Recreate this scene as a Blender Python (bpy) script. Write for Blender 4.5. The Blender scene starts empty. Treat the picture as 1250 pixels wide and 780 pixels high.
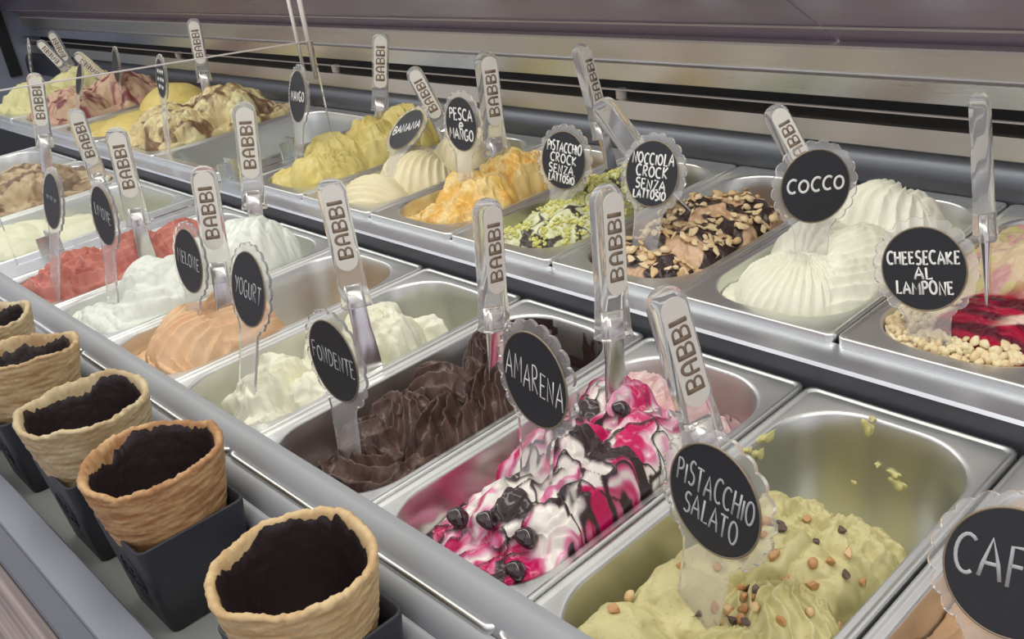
import bpy, bmesh, math, random
import numpy as np
from mathutils import Vector, Matrix

# ---------------------------------------------------------------- camera, world, lights, exposure
scene = bpy.context.scene
COL = scene.collection
cam_data = bpy.data.cameras.new('camera')
cam_data.sensor_width = 36.0
cam_data.lens = 33.7626
cam_data.clip_start = 0.01
cam = bpy.data.objects.new('camera', cam_data)
COL.objects.link(cam)
cam.matrix_world = Matrix(((0.68476, -0.22984, 0.69158, 0.3672),
                           (0.71695, 0.38267, -0.58271, -0.2554),
                           (-0.13071, 0.89484, 0.42682, 0.4161),
                           (0, 0, 0, 1)))
scene.camera = cam
scene.view_settings.view_transform = 'Standard'
scene.view_settings.look = 'None'
scene.view_settings.gamma = 1.0
scene.view_settings.use_curve_mapping = False
scene.view_settings.exposure = 0.22

world = bpy.data.worlds.new('shop_world')
scene.world = world
world.use_nodes = True
wn = world.node_tree
wn.nodes.clear()
w_out = wn.nodes.new('ShaderNodeOutputWorld')
w_bg = wn.nodes.new('ShaderNodeBackground')
w_tc = wn.nodes.new('ShaderNodeTexCoord')
w_sep = wn.nodes.new('ShaderNodeSeparateXYZ')
w_map = wn.nodes.new('ShaderNodeMapRange')
w_ramp = wn.nodes.new('ShaderNodeValToRGB')
w_noise = wn.nodes.new('ShaderNodeTexNoise')
w_mix = wn.nodes.new('ShaderNodeMix')
w_mix.data_type = 'RGBA'
w_mix.blend_type = 'MULTIPLY'
w_nr = wn.nodes.new('ShaderNodeValToRGB')
wn.links.new(w_tc.outputs['Generated'], w_sep.inputs[0])
wn.links.new(w_sep.outputs['Z'], w_map.inputs['Value'])
w_map.inputs['From Min'].default_value = -1
w_map.inputs['From Max'].default_value = 1
wn.links.new(w_map.outputs['Result'], w_ramp.inputs['Fac'])
els = w_ramp.color_ramp.elements
els[0].position = 0.0; els[0].color = (0.05, 0.045, 0.05, 1)
els[1].position = 1.0; els[1].color = (0.62, 0.60, 0.56, 1)
for p, c in ((0.42, (0.18, 0.16, 0.18, 1)), (0.52, (0.44, 0.43, 0.52, 1)), (0.75, (0.46, 0.45, 0.47, 1))):
    e = els.new(p); e.color = c
wn.links.new(w_tc.outputs['Generated'], w_noise.inputs['Vector'])
w_noise.inputs['Scale'].default_value = 2.6
w_noise.inputs['Detail'].default_value = 2
wn.links.new(w_noise.outputs['Fac'], w_nr.inputs['Fac'])
w_nr.color_ramp.elements[0].position = 0.35; w_nr.color_ramp.elements[0].color = (0.45, 0.45, 0.47, 1)
w_nr.color_ramp.elements[1].position = 0.68; w_nr.color_ramp.elements[1].color = (1.5, 1.48, 1.42, 1)
w_mix.inputs['Factor'].default_value = 1.0
wn.links.new(w_ramp.outputs['Color'], w_mix.inputs['A'])
wn.links.new(w_nr.outputs['Color'], w_mix.inputs['B'])
wn.links.new(w_mix.outputs['Result'], w_bg.inputs['Color'])
w_bg.inputs['Strength'].default_value = 1.35
wn.links.new(w_bg.outputs['Background'], w_out.inputs['Surface'])


def area_lamp(name, loc, target, sx, sy, watts, color):
    d = bpy.data.lights.new(name, 'AREA')
    d.shape = 'RECTANGLE'; d.size = sx; d.size_y = sy
    d.energy = watts; d.color = color
    o = bpy.data.objects.new(name, d)
    COL.objects.link(o)
    z = (Vector(loc) - Vector(target)).normalized()
    x = Vector((1, 0, 0)); y = z.cross(x).normalized(); x = y.cross(z)
    o.matrix_world = Matrix(((x.x, y.x, z.x, loc[0]), (x.y, y.y, z.y, loc[1]), (x.z, y.z, z.z, loc[2]), (0, 0, 0, 1)))
    return o


area_lamp('case_led_lamp', (-0.7, 0.12, 0.95), (-0.7, 0.30, 0.0), 3.6, 0.16, 10, (0.99, 0.99, 0.90))
area_lamp('shop_ceiling_lamp', (0.3, -0.9, 1.9), (-0.3, 0.3, 0.0), 1.4, 0.9, 3, (0.92, 0.93, 1.0))

# ---------------------------------------------------------------- helpers
P = 0.168
PI = math.pi
RNG = random.Random(7)


def srgb(h):
    h = h.lstrip('#')
    v = [int(h[i:i + 2], 16) / 255 for i in (0, 2, 4)]
    return tuple((c / 12.92 if c <= 0.04045 else ((c + 0.055) / 1.055) ** 2.4) for c in v)


def rgb(h):
    return np.array(srgb(h))


def tag(o, label=None, cat=None, group=None, kind=None):
    if label: o['label'] = label
    if cat: o['category'] = cat
    if group: o['group'] = group
    if kind: o['kind'] = kind
    return o


def empty(name, mw):
    o = bpy.data.objects.new(name, None)
    o.empty_display_size = 0.02
    COL.objects.link(o)
    o.matrix_world = mw
    return o


def mesh_data(name, verts, faces, smooth=True, cols=None):
    me = bpy.data.meshes.new(name)
    me.from_pydata([tuple(v) for v in verts], [], [tuple(f) for f in faces])
    if smooth:
        me.polygons.foreach_set('use_smooth', [True] * len(me.polygons))
    if cols is not None:
        at = me.color_attributes.new('Col', 'FLOAT_COLOR', 'POINT')
        c4 = np.ones((len(verts), 4), np.float32)
        c4[:, :3] = cols
        at.data.foreach_set('color', c4.ravel())
    me.update()
    return me


def link(name, me, mat, parent=None, mw=None):
    o = bpy.data.objects.new(name, me)
    COL.objects.link(o)
    if mat is not None and (len(me.materials) == 0):
        me.materials.append(mat)
    if parent is not None:
        o.parent = parent
    if mw is not None:
        if parent is not None:
            o.matrix_local = mw
        else:
            o.matrix_world = mw
    return o


def obj(name, verts, faces, mat, parent=None, smooth=True, cols=None, mw=None):
    return link(name, mesh_data(name, verts, faces, smooth, cols), mat, parent, mw)


class MB:
    def __init__(s):
        s.v = []; s.f = []

    def add(s, v, f):
        n = len(s.v)
        s.v += [tuple(p) for p in v]
        s.f += [tuple(i + n for i in q) for q in f]

    def box(s, x0, x1, y0, y1, z0, z1):
        s.add([(x0, y0, z0), (x1, y0, z0), (x1, y1, z0), (x0, y1, z0), (x0, y0, z1), (x1, y0, z1), (x1, y1, z1), (x0, y1, z1)],
              [(0, 3, 2, 1), (4, 5, 6, 7), (0, 1, 5, 4), (1, 2, 6, 5), (2, 3, 7, 6), (3, 0, 4, 7)])

    def profile_x(s, pts, x0, x1):
        """closed (y,z) profile swept along x"""
        n = len(pts)
        s.add([(x0, a, b) for a, b in pts] + [(x1, a, b) for a, b in pts],
              [(i, (i + 1) % n, n + (i + 1) % n, n + i) for i in range(n)] + [tuple(range(n))[::-1], tuple(range(n, 2 * n))])

    def rings(s, rings, cap0=True, cap1=True, closed=True):
        n = len(rings[0]); base = len(s.v)
        for r in rings:
            s.v += [tuple(p) for p in r]
        for k in range(len(rings) - 1):
            for i in range(n if closed else n - 1):
                j = (i + 1) % n
                s.f.append((base + k * n + i, base + k * n + j, base + (k + 1) * n + j, base + (k + 1) * n + i))
        if cap0: s.f.append(tuple(base + i for i in range(n))[::-1])
        if cap1:
            b2 = base + (len(rings) - 1) * n
            s.f.append(tuple(b2 + i for i in range(n)))

    def tube(s, pts, w, flat=1.0, sides=6, up=Vector((0, 0, 1)), taper=None):
        pts = [Vector(p) for p in pts]
        rs = []
        for i, p in enumerate(pts):
            a = pts[max(i - 1, 0)]; b = pts[min(i + 1, len(pts) - 1)]
            t = (b - a)
            t = t.normalized() if t.length > 1e-9 else Vector((1, 0, 0))
            sd = t.cross(up)
            sd = sd.normalized() if sd.length > 1e-6 else Vector((1, 0, 0))
            nn = sd.cross(t)
            k = w * (taper[i] if taper else 1.0)
            rs.append([p + sd * (math.cos(q) * k) + nn * (math.sin(q) * k * flat) for q in [2 * PI * j / sides for j in range(sides)]])
        s.rings(rs)

    def build(s, name, mat, parent=None, smooth=False, mw=None):
        return obj(name, s.v, s.f, mat, parent, smooth, None, mw)


def rrect(a, b, r, z, n=10, cx=0, cy=0):
    out = []
    for qx, qy, a0 in ((1, 1, 0), (-1, 1, 90), (-1, -1, 180), (1, -1, 270)):
        for i in range(n + 1):
            t = math.radians(a0 + 90 * i / n)
            out.append((cx + qx * (a - r) + r * math.cos(t), cy + qy * (b - r) + r * math.sin(t), z))
    return out


# numpy gradient noise
_rs = np.random.RandomState(11)
_perm = _rs.permutation(512)
_perm = np.concatenate([_perm, _perm])
_ang = _rs.rand(512) * 2 * PI
_gx, _gy = np.cos(_ang), np.sin(_ang)


def noise(x, y):
    xi = np.floor(x).astype(int); yi = np.floor(y).astype(int)
    fx = x - xi; fy = y - yi
    u = fx * fx * fx * (fx * (fx * 6 - 15) + 10); v = fy * fy * fy * (fy * (fy * 6 - 15) + 10)

    def g(ix, iy, dx, dy):
        h = _perm[(_perm[ix % 512] + iy) % 512]
        return _gx[h] * dx + _gy[h] * dy
    a = g(xi, yi, fx, fy); b = g(xi + 1, yi, fx - 1, fy)
    c = g(xi, yi + 1, fx, fy - 1); d = g(xi + 1, yi + 1, fx - 1, fy - 1)
    return ((a + (b - a) * u) + ((c + (d - c) * u) - (a + (b - a) * u)) * v) * 1.5


def fbm(x, y, o=4, g=0.5):
    s = 0; k = 1.0
    for i in range(o):
        s = s + k * noise(x * 2 ** i + 13.7 * i, y * 2 ** i - 7.1 * i); k *= g
    return s


def billow(x, y, o=3):
    s = 0; k = 1.0
    for i in range(o):
        s = s + k * (np.abs(noise(x * 2 ** i + 3.3 * i, y * 2 ** i + 9.1 * i))); k *= 0.5
    return s


def sstep(a, b, x):
    t = np.clip((x - a) / (b - a), 0, 1)
    return t * t * (3 - 2 * t)


# ---------------------------------------------------------------- materials
def principled(name, color, rough=0.5, metal=0.0, **kw):
    m = bpy.data.materials.new(name)
    m.use_nodes = True
    b = m.node_tree.nodes['Principled BSDF']
    b.inputs['Base Color'].default_value = (*color, 1)
    b.inputs['Roughness'].default_value = rough
    b.inputs['Metallic'].default_value = metal
    for k, v in kw.items():
        b.inputs[k].default_value = v
    return m


def add_bump(m, scale, strength, dist=0.001, detail=3, stretch=None):
    nt = m.node_tree
    b = nt.nodes['Principled BSDF']
    tc = nt.nodes.new('ShaderNodeTexCoord')
    n = nt.nodes.new('ShaderNodeTexNoise')
    n.inputs['Scale'].default_value = scale; n.inputs['Detail'].default_value = detail
    bp = nt.nodes.new('ShaderNodeBump')
    bp.inputs['Strength'].default_value = strength; bp.inputs['Distance'].default_value = dist
    if stretch:
        mp = nt.nodes.new('ShaderNodeMapping'); mp.inputs['Scale'].default_value = stretch
        nt.links.new(tc.outputs['Object'], mp.inputs['Vector']); nt.links.new(mp.outputs['Vector'], n.inputs['Vector'])
    else:
        nt.links.new(tc.outputs['Object'], n.inputs['Vector'])
    nt.links.new(n.outputs['Fac'], bp.inputs['Height'])
    nt.links.new(bp.outputs['Normal'], b.inputs['Normal'])
    return n


def steel(name, color, rough, stretch, scale=40, dv=0.12):
    m = principled(name, color, rough, 1.0)
    nt = m.node_tree; b = nt.nodes['Principled BSDF']
    n = add_bump(m, scale, 0.08, 0.0006, 4, stretch)
    mr = nt.nodes.new('ShaderNodeMapRange')
    mr.inputs['To Min'].default_value = rough - dv; mr.inputs['To Max'].default_value = rough + dv
    nt.links.new(n.outputs['Fac'], mr.inputs['Value'])
    nt.links.new(mr.outputs['Result'], b.inputs['Roughness'])
    return m


def gelato_mat(name, rough=0.45, bump=0.25, scale=260, sss=0.0):
    m = principled(name, (1, 1, 1), rough)
    nt = m.node_tree; b = nt.nodes['Principled BSDF']
    at = nt.nodes.new('ShaderNodeVertexColor'); at.layer_name = 'Col'
    nt.links.new(at.outputs['Color'], b.inputs['Base Color'])
    b.inputs['Specular IOR Level'].default_value = 0.4
    add_bump(m, scale, bump, 0.0008, 4)
    return m


M = {}
M['pan_steel'] = steel('pan_steel', (0.76, 0.77, 0.75), 0.33, (1, 1, 1), 30, 0.08)
M['case_steel'] = steel('case_steel', (0.68, 0.69, 0.69), 0.33, (0.15, 6, 6), 40, 0.1)
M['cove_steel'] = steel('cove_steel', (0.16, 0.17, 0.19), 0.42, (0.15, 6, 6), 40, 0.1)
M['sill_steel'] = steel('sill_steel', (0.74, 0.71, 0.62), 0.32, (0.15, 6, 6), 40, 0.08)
M['bright_steel'] = steel('bright_steel', (0.80, 0.83, 0.88), 0.30, (0.15, 6, 6), 40, 0.08)
M['dark_metal'] = principled('dark_metal', srgb('#56585f'), 0.45, 0.5)
M['black_slot'] = principled('black_slot', (0.012, 0.012, 0.014), 0.5)
M['liner'] = principled('liner', (0.05, 0.05, 0.055), 0.5, 0.3)
M['rail_white'] = principled('rail_white', srgb('#96989c'), 0.5)
M['shelf_white'] = principled('shelf_white', srgb('#989b98'), 0.35)
M['lip_grey'] = principled('lip_grey', srgb('#7f838e'), 0.42)
M['lip_dark'] = principled('lip_dark', srgb('#5b5d69'), 0.45)
M['canopy'] = principled('canopy', srgb('#a99cac'), 0.25, 0.2)
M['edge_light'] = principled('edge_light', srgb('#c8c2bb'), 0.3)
M['end_blue'] = principled('end_blue', srgb('#8f96a3'), 0.3)
M['acrylic'] = principled('acrylic', srgb('#f1f0ee'), 0.07, 0.0, **{'Transmission Weight': 0.84, 'IOR': 1.25})
M['sign_acrylic'] = principled('sign_acrylic', (0.97, 0.965, 0.96), 0.06, 0.0, **{'Transmission Weight': 0.86, 'IOR': 1.12})
M['glass'] = principled('glass', (0.97, 0.99, 0.98), 0.0, 0.0, **{'Transmission Weight': 1.0, 'IOR': 1.12})
M['chalkboard'] = principled('chalkboard', srgb('#26272c'), 0.5)
M['ring'] = principled('ring', srgb('#8a7c68'), 0.35, 0.3)
M['chalk'] = principled('chalk', srgb('#e6e6e2'), 0.8)
M['chalk_grey'] = principled('chalk_grey', srgb('#b4b6b8'), 0.8)
M['insert'] = principled('insert', srgb('#d9d5cc'), 0.45)
M['ink'] = principled('ink', srgb('#7d6c5a'), 0.5)
M['blade'] = principled('blade', (0.72, 0.70, 0.68), 0.18, 1.0)
M['holder'] = principled('holder', srgb('#34363d'), 0.42)
M['emblem'] = principled('emblem', srgb('#26272d'), 0.4)
add_bump(M['holder'], 60, 0.15, 0.0006)

# fascia board with long pinkish stripes
fm = principled('fascia_board', srgb('#8d7f7c'), 0.5)
nt = fm.node_tree
tc = nt.nodes.new('ShaderNodeTexCoord'); mp = nt.nodes.new('ShaderNodeMapping'); nz = nt.nodes.new('ShaderNodeTexNoise')
mp.inputs['Scale'].default_value = (0.3, 60, 60)
rp = nt.nodes.new('ShaderNodeValToRGB')
rp.color_ramp.elements[0].position = 0.35; rp.color_ramp.elements[0].color = (*srgb('#6d6162'), 1)
rp.color_ramp.elements[1].position = 0.65; rp.color_ramp.elements[1].color = (*srgb('#9d8f8c'), 1)
nt.links.new(tc.outputs['Object'], mp.inputs['Vector']); nt.links.new(mp.outputs['Vector'], nz.inputs['Vector'])
nt.links.new(nz.outputs['Fac'], rp.inputs['Fac']); nt.links.new(rp.outputs['Color'], nt.nodes['Principled BSDF'].inputs['Base Color'])
M['fascia'] = fm

M['cream'] = gelato_mat('gelato_creamy', 0.5, 0.2)
M['gloss'] = gelato_mat('gelato_glossy', 0.28, 0.25)
M['shiny'] = gelato_mat('gelato_sauce', 0.16, 0.08, 180)
M['pastry'] = gelato_mat('pastry', 0.6, 0.45, 120)
M['choc'] = principled('chocolate_lining', srgb('#2e2325'), 0.38)
add_bump(M['choc'], 70, 0.6, 0.002)
M['film'] = gelato_mat('gelato_film', 0.4, 0.3)

# ---------------------------------------------------------------- the display case
X0, X1 = -3.1, 0.75
case = empty('gelato_display_case', Matrix.Translation((0, 0, -0.14)))
tag(case, 'long stainless steel refrigerated counter holding two rows of ice cream pans', 'display case')
CASE_INV = case.matrix_world.inverted()


def part(mb, name, mat, smooth=False):
    return mb.build(name, mat, case, smooth, CASE_INV)


def arc_pts(cy, cz, r, a0, a1, n=10):
    return [(cy + r * math.cos(math.radians(a0 + (a1 - a0) * i / n)), cz + r * math.sin(math.radians(a0 + (a1 - a0) * i / n))) for i in range(n + 1)]


def smooth_by_angle(o, deg=35):
    me = o.data
    bm = bmesh.new(); bm.from_mesh(me)
    for e in bm.edges:
        if len(e.link_faces) == 2 and e.calc_face_angle(0) > math.radians(deg):
            e.smooth = False
    for f in bm.faces: f.smooth = True
    bm.to_mesh(me); bm.free()


# well under the pans
mb = MB()
mb.box(X0, X1, 0.03, 0.80, -0.145, -0.14)
mb.box(X0, X1, 0.025, 0.03, -0.145, -0.012)
part(mb, 'well_liner', M['liner'])
# stepped rounded rails between the pans and the cup shelf
mb = MB(); mb.profile_x([(0.034, -0.02), (0.034, 0.004), (0.030, 0.0095), (0.024, 0.0115)] + [(0.024 - 0.020 * math.sin(t), -0.0135 + 0.025 * math.cos(t)) for t in [PI / 2 * i / 10 for i in range(1, 11)]] + [(0.004, -0.06), (0.034, -0.06)], X0, X1)
smooth_by_angle(part(mb, 'rail', M['rail_white']))
mb = MB(); mb.profile_x([(0.0038, -0.06), (0.0038, -0.0058)] + [(0.002 - 0.012 * math.sin(t), -0.0255 + 0.020 * math.cos(t)) for t in [PI / 2 * i / 10 for i in range(1, 11)]] + [(-0.010, -0.06)], X0, X1)
smooth_by_angle(part(mb, 'rail', M['rail_white']))
mb = MB(); mb.profile_x([(-0.0102, -0.084), (-0.0102, -0.0228)] + [(-0.0115 - 0.009 * math.sin(t), -0.0425 + 0.020 * math.cos(t)) for t in [PI / 2 * i / 10 for i in range(1, 11)]] + [(-0.0205, -0.084)], X0, X1)
smooth_by_angle(part(mb, 'rail', M['rail_white']))
# cup shelf and front lip
mb = MB(); mb.box(X0, X1, -0.122, 0.034, -0.095, -0.087); part(mb, 'cup_shelf', M['shelf_white'])
mb = MB(); mb.profile_x([(-0.122, -0.095), (-0.122, -0.0605), (-0.1235, -0.059), (-0.1505, -0.0602), (-0.1515, -0.062), (-0.1515, -0.08)], X0, X1); part(mb, 'front_lip', M['lip_grey'])
mb = MB(); mb.profile_x([(-0.1516, -0.085), (-0.1516, -0.0635), (-0.168, -0.0655), (-0.1695, -0.067), (-0.1695, -0.085)], X0, X1); part(mb, 'lower_lip', M['lip_dark'])
mb = MB(); mb.profile_x([(-0.1697, -0.09), (-0.1697, -0.069), (-0.172, -0.0675), (-0.26, -0.10), (-0.26, -0.12)], X0, X1); part(mb, 'front_fascia', M['fascia'])
# step between the two rows of pans
mb = MB(); mb.profile_x([(0.364, -0.14), (0.364, 0.0155), (0.3662, 0.0175), (0.402, 0.0175), (0.402, -0.14)], X0, X1); part(mb, 'middle_ledge_face', M['dark_metal'])
mb = MB(); mb.profile_x([(0.3632, 0.0160), (0.3655, 0.0187), (0.4015, 0.0187), (0.4015, 0.0176), (0.3660, 0.0176)], X0, X1); part(mb, 'middle_ledge', M['bright_steel'])
# module joint plates under the clear divider
mb = MB(); mb.box(-6.49 * P, -6.01 * P, 0.026, 0.360, -0.02, -0.001); part(mb, 'joint_plate', M['case_steel'])
mb = MB(); mb.box(-6.49 * P, -6.01 * P, 0.398, 0.757, 0.0, 0.021); part(mb, 'joint_plate', M['case_steel'])
# rear: coved dark steel, sill, black slot with wire, ledge, yellow band with mirrored ice cream put into its tint
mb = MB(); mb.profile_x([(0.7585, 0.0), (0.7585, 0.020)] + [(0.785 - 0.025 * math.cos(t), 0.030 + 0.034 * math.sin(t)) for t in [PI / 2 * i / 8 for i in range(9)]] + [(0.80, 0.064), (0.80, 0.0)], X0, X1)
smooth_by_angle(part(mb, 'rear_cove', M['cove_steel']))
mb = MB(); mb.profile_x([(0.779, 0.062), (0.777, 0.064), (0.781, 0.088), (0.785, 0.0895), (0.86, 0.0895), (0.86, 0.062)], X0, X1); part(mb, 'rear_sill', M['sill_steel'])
mb = MB(); mb.box(X0, X1, 0.83, 0.86, 0.0896, 0.1165); part(mb, 'air_slot', M['black_slot'])
mb = MB(); mb.box(X0, X1, 0.781, 0.785, 0.1025, 0.1045); part(mb, 'slot_wire', M['edge_light'])
for sx in (-0.56, 0.02, -1.3, -2.0):
    mb = MB(); mb.rings([[(sx + 0.008 * math.cos(q), 0.792 + 0.008 * math.sin(q), z) for q in [2 * PI * i / 16 for i in range(16)]] for z in (0.0895, 0.1024)]); part(mb, 'spacer', M['edge_light'])
mb = MB(); mb.profile_x([(0.783, 0.1165), (0.779, 0.118), (0.777, 0.142), (0.781, 0.1445), (0.86, 0.1445), (0.86, 0.1165)], X0, X1); part(mb, 'rear_ledge', M['bright_steel'])
mb = MB(); mb.profile_x([(0.786, 0.1445), (0.786, 0.1745), (0.86, 0.1745), (0.86, 0.1445)], X0, X1); part(mb, 'rear_band', M['sill_steel'])
mb = MB(); mb.profile_x([(0.781, 0.1735), (0.781, 0.1765), (0.80, 0.1785), (0.80, 0.1735)], X0, X1); part(mb, 'rear_edge', M['edge_light'])
# overhanging purple panels with a joint
for xa, xb in ((X0, -1.42), (-1.415, -0.2245), (-0.2215, X1)):
    mb = MB(); mb.profile_x([(0.80, 0.177), (0.62, 0.286), (0.622, 0.291), (0.802, 0.182)], xa, xb); part(mb, 'canopy_panel', M['canopy'])
for z, y in ((0.2015, 0.757),):
    mb = MB(); mb.profile_x([(y, z), (y - 0.001, z - 0.0012), (y - 0.0042, z + 0.0008), (y - 0.003, z + 0.002)], X0, X1); part(mb, 'panel_seam', M['edge_light'])
# end of the case
mb = MB(); mb.box(X0 - 0.02, X0, -0.12, 0.86, -0.14, 0.40); part(mb, 'end_panel', M['end_blue'])
mb = MB(); mb.box(X0, X0 + 0.012, 0.70, 0.735, 0.0, 0.25); part(mb, 'end_post', M['black_slot'])

# clear divider between the two modules
div = empty('glass_divider', Matrix.Translation((-1.05, 0.3, 0.0)))
tag(div, 'clear glass partition with sloping top edge standing between two banks of pans', 'glass partition')
mb = MB()
prof = [(0.06, 0.002), (0.363, 0.002), (0.363, 0.023), (0.60, 0.023), (0.60, 0.1955), (0.117, 0.2335), (0.06, 0.236)]
n = len(prof)
mb.add([(-1.053, a, b) for a, b in prof] + [(-1.047, a, b) for a, b in prof], [(i, (i + 1) % n, n + (i + 1) % n, n + i) for i in range(n)] + [tuple(range(n))[::-1], tuple(range(n, 2 * n))])
IV = div.matrix_world.inverted()
mb.build('pane', M['glass'], div, False, IV)
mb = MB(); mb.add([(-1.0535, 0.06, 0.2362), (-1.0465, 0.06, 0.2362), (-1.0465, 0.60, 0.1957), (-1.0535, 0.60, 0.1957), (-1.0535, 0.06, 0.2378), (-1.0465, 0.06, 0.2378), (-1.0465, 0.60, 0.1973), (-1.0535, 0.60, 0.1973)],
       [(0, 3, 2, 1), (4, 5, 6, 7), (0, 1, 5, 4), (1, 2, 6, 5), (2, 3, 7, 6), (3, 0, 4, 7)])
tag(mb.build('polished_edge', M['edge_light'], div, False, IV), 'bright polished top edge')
for y, z in ((0.112, 0.0), (0.405, 0.021), (0.52, 0.022)):
    mb = MB(); mb.box(-1.062, -1.038, y - 0.002, y + 0.002, z - 0.001, z + 0.034); mb.box(-1.062, -1.058, y - 0.016, y + 0.016, z - 0.001, z + 0.026); mb.build('bracket', M['case_steel'], div, False, IV)
for yy, rr in ((0.594, 0.0042), (0.574, 0.003)):
    mb = MB(); mb.rings([[(-1.05 + rr * math.cos(q), yy + rr * math.sin(q), z) for q in [2 * PI * i / 10 for i in range(10)]] for z in (0.135, 0.285)]); mb.build('upright_bar', M['edge_light'], div, True, IV)

# ---------------------------------------------------------------- pans
TAPER = 0.10
RO = 0.054


def pan_mesh(width):
    A = width / 2 - 0.0012; B = 0.1785
    a = A - 0.0112; b = 0.1605
    mb = MB()
    R = [rrect(A, B, 0.008, -0.008), rrect(A, B, 0.008, -0.0018), rrect(A - 0.0006, B - 0.0006, 0.0078, -0.0004), rrect(A - 0.0018, B - 0.0018, 0.0075, 0.0), rrect(A - 0.0036, B - 0.0036, 0.007, -0.0002),
         rrect(A - 0.0046, B - 0.0046, 0.007, -0.0014), rrect(A - 0.0058, B - 0.0058, 0.007, -0.0015), rrect(a + 0.0026, b + 0.0026, RO, -0.0012), rrect(a + 0.001, b + 0.001, RO, -0.0016), rrect(a, b, RO, -0.004)]
    for d in (0.02, 0.05, 0.08, 0.104):
        R.append(rrect(a - TAPER * d, b - TAPER * d, RO - 0.02 * d, -d))
    for ins, z in ((0.0125, -0.112), (0.018, -0.1175), (0.026, -0.1195), (0.04, -0.12)):
        R.append(rrect(a - ins, b - ins, max(RO - ins, 0.012), z))
    mb.rings(R, cap0=False, cap1=True)
    me = mesh_data('pan', mb.v, mb.f, True)
    return me, a, b


PAN = {w: pan_mesh(w * P) for w in (1.0, 1.5, 1.55)}


class Pan:
    pass


def make_pan(k0, k1, back, label, group):
    w = round(k1 - k0, 2)
    me, a, b = PAN[w]
    p = Pan()
    p.cx = (k0 + k1) / 2 * P; p.cy = 0.5775 if back else 0.1805; p.z = 0.0265 if back else 0.0
    if back: p.z = 0.0262
    p.a = a; p.b = b
    o = link('gelato_pan', me, M['pan_steel'], None, Matrix.Translation((p.cx, p.cy, p.z)))
    tag(o, label, 'pan', group)
    return p


FG = 'steel pans in the front row'; BG = 'steel pans in the back row'
pans = {}
pans['caf'] = make_pan(1, 2, 0, 'steel pan of tan coffee ice cream, nearest the bottom right corner', FG)
pans['psal'] = make_pan(0, 1, 0, 'steel pan half emptied of pale green salted pistachio ice cream', FG)
pans['amar'] = make_pan(-1, 0, 0, 'steel pan of white and cherry red ice cream with chocolate drizzle', FG)
pans['fond'] = make_pan(-2, -1, 0, 'steel pan of dark chocolate ice cream', FG)
pans['yog'] = make_pan(-3, -2, 0, 'steel pan with two pale yogurt ice cream heaps', FG)
pans['mel'] = make_pan(-4, -3, 0, 'steel pan of peach coloured melon ice cream with bare back half', FG)
pans['lim'] = make_pan(-5, -4, 0, 'steel pan of white lemon ice cream between melon and strawberry', FG)
pans['fra'] = make_pan(-6, -5, 0, 'steel pan of coral pink strawberry ice cream', FG)
pans['crm'] = make_pan(-8.0, -6.5, 0, 'wide steel pan of flat pale cream ice cream beyond the strawberry', FG)
pans['brn'] = make_pan(-9.55, -8.0, 0, 'wide steel pan of brown streaked ice cream in front row', FG)
pans['fpl'] = make_pan(-11.1, -9.55, 0, 'wide steel pan at far left end of front row', FG)
pans['chee'] = make_pan(0, 1, 1, 'steel pan of raspberry cheesecake ice cream at right edge', BG)
pans['coc'] = make_pan(-1, 0, 1, 'steel pan of white ridged coconut ice cream in back row', BG)
pans['noc'] = make_pan(-2, -1, 1, 'steel pan of hazelnut ice cream topped with nuts and chocolate', BG)
pans['pcr'] = make_pan(-3, -2, 1, 'steel pan of green pistachio ice cream with crumbs and chocolate', BG)
pans['pes'] = make_pan(-4, -3, 1, 'steel pan of orange peach and mango ice cream', BG)
pans['ban'] = make_pan(-5, -4, 1, 'steel pan of cream coloured banana ice cream shells', BG)
pans['man'] = make_pan(-6, -5, 1, 'steel pan of folded yellow mango ice cream', BG)
pans['emp'] = make_pan(-8.0, -6.5, 1, 'empty wide steel pan left of the yellow mango ice cream', BG)
pans['bmx'] = make_pan(-9.55, -8.0, 1, 'wide steel pan of cream ice cream with brown caramel streaks', BG)
pans['yel'] = make_pan(-11.1, -9.55, 1, 'wide steel pan of smooth yellow ice cream in far back row', BG)
pans['red'] = make_pan(-12.65, -11.1, 1, 'wide steel pan of red and cream mottled ice cream far left', BG)
pans['pal'] = make_pan(-14.2, -12.65, 1, 'wide steel pan of pale yellow ice cream, farthest back left', BG)


# ---------------------------------------------------------------- ice cream
def ridge(kind, u, v, n, ox=0.0, oy=-1.1, curl=0.0):
    crest = kind[0] == 'c'
    if crest: kind = kind[1:]
    if kind == 'fan':
        d = np.hypot(u - ox, v - oy)
        ph = n * (np.arctan2(v - oy, u - ox) / PI) + curl * d
    elif kind == 'arc':
        ph = n * np.hypot(u - ox, v - oy) / 2 + curl * np.arctan2(v - oy, u - ox)
    else:
        ph = n * (u + curl * v * v) / 2
    s = np.abs(np.sin(PI * ph))
    if crest: s = 1 - s
    return s  # rounded ribs with sharp grooves


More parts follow.
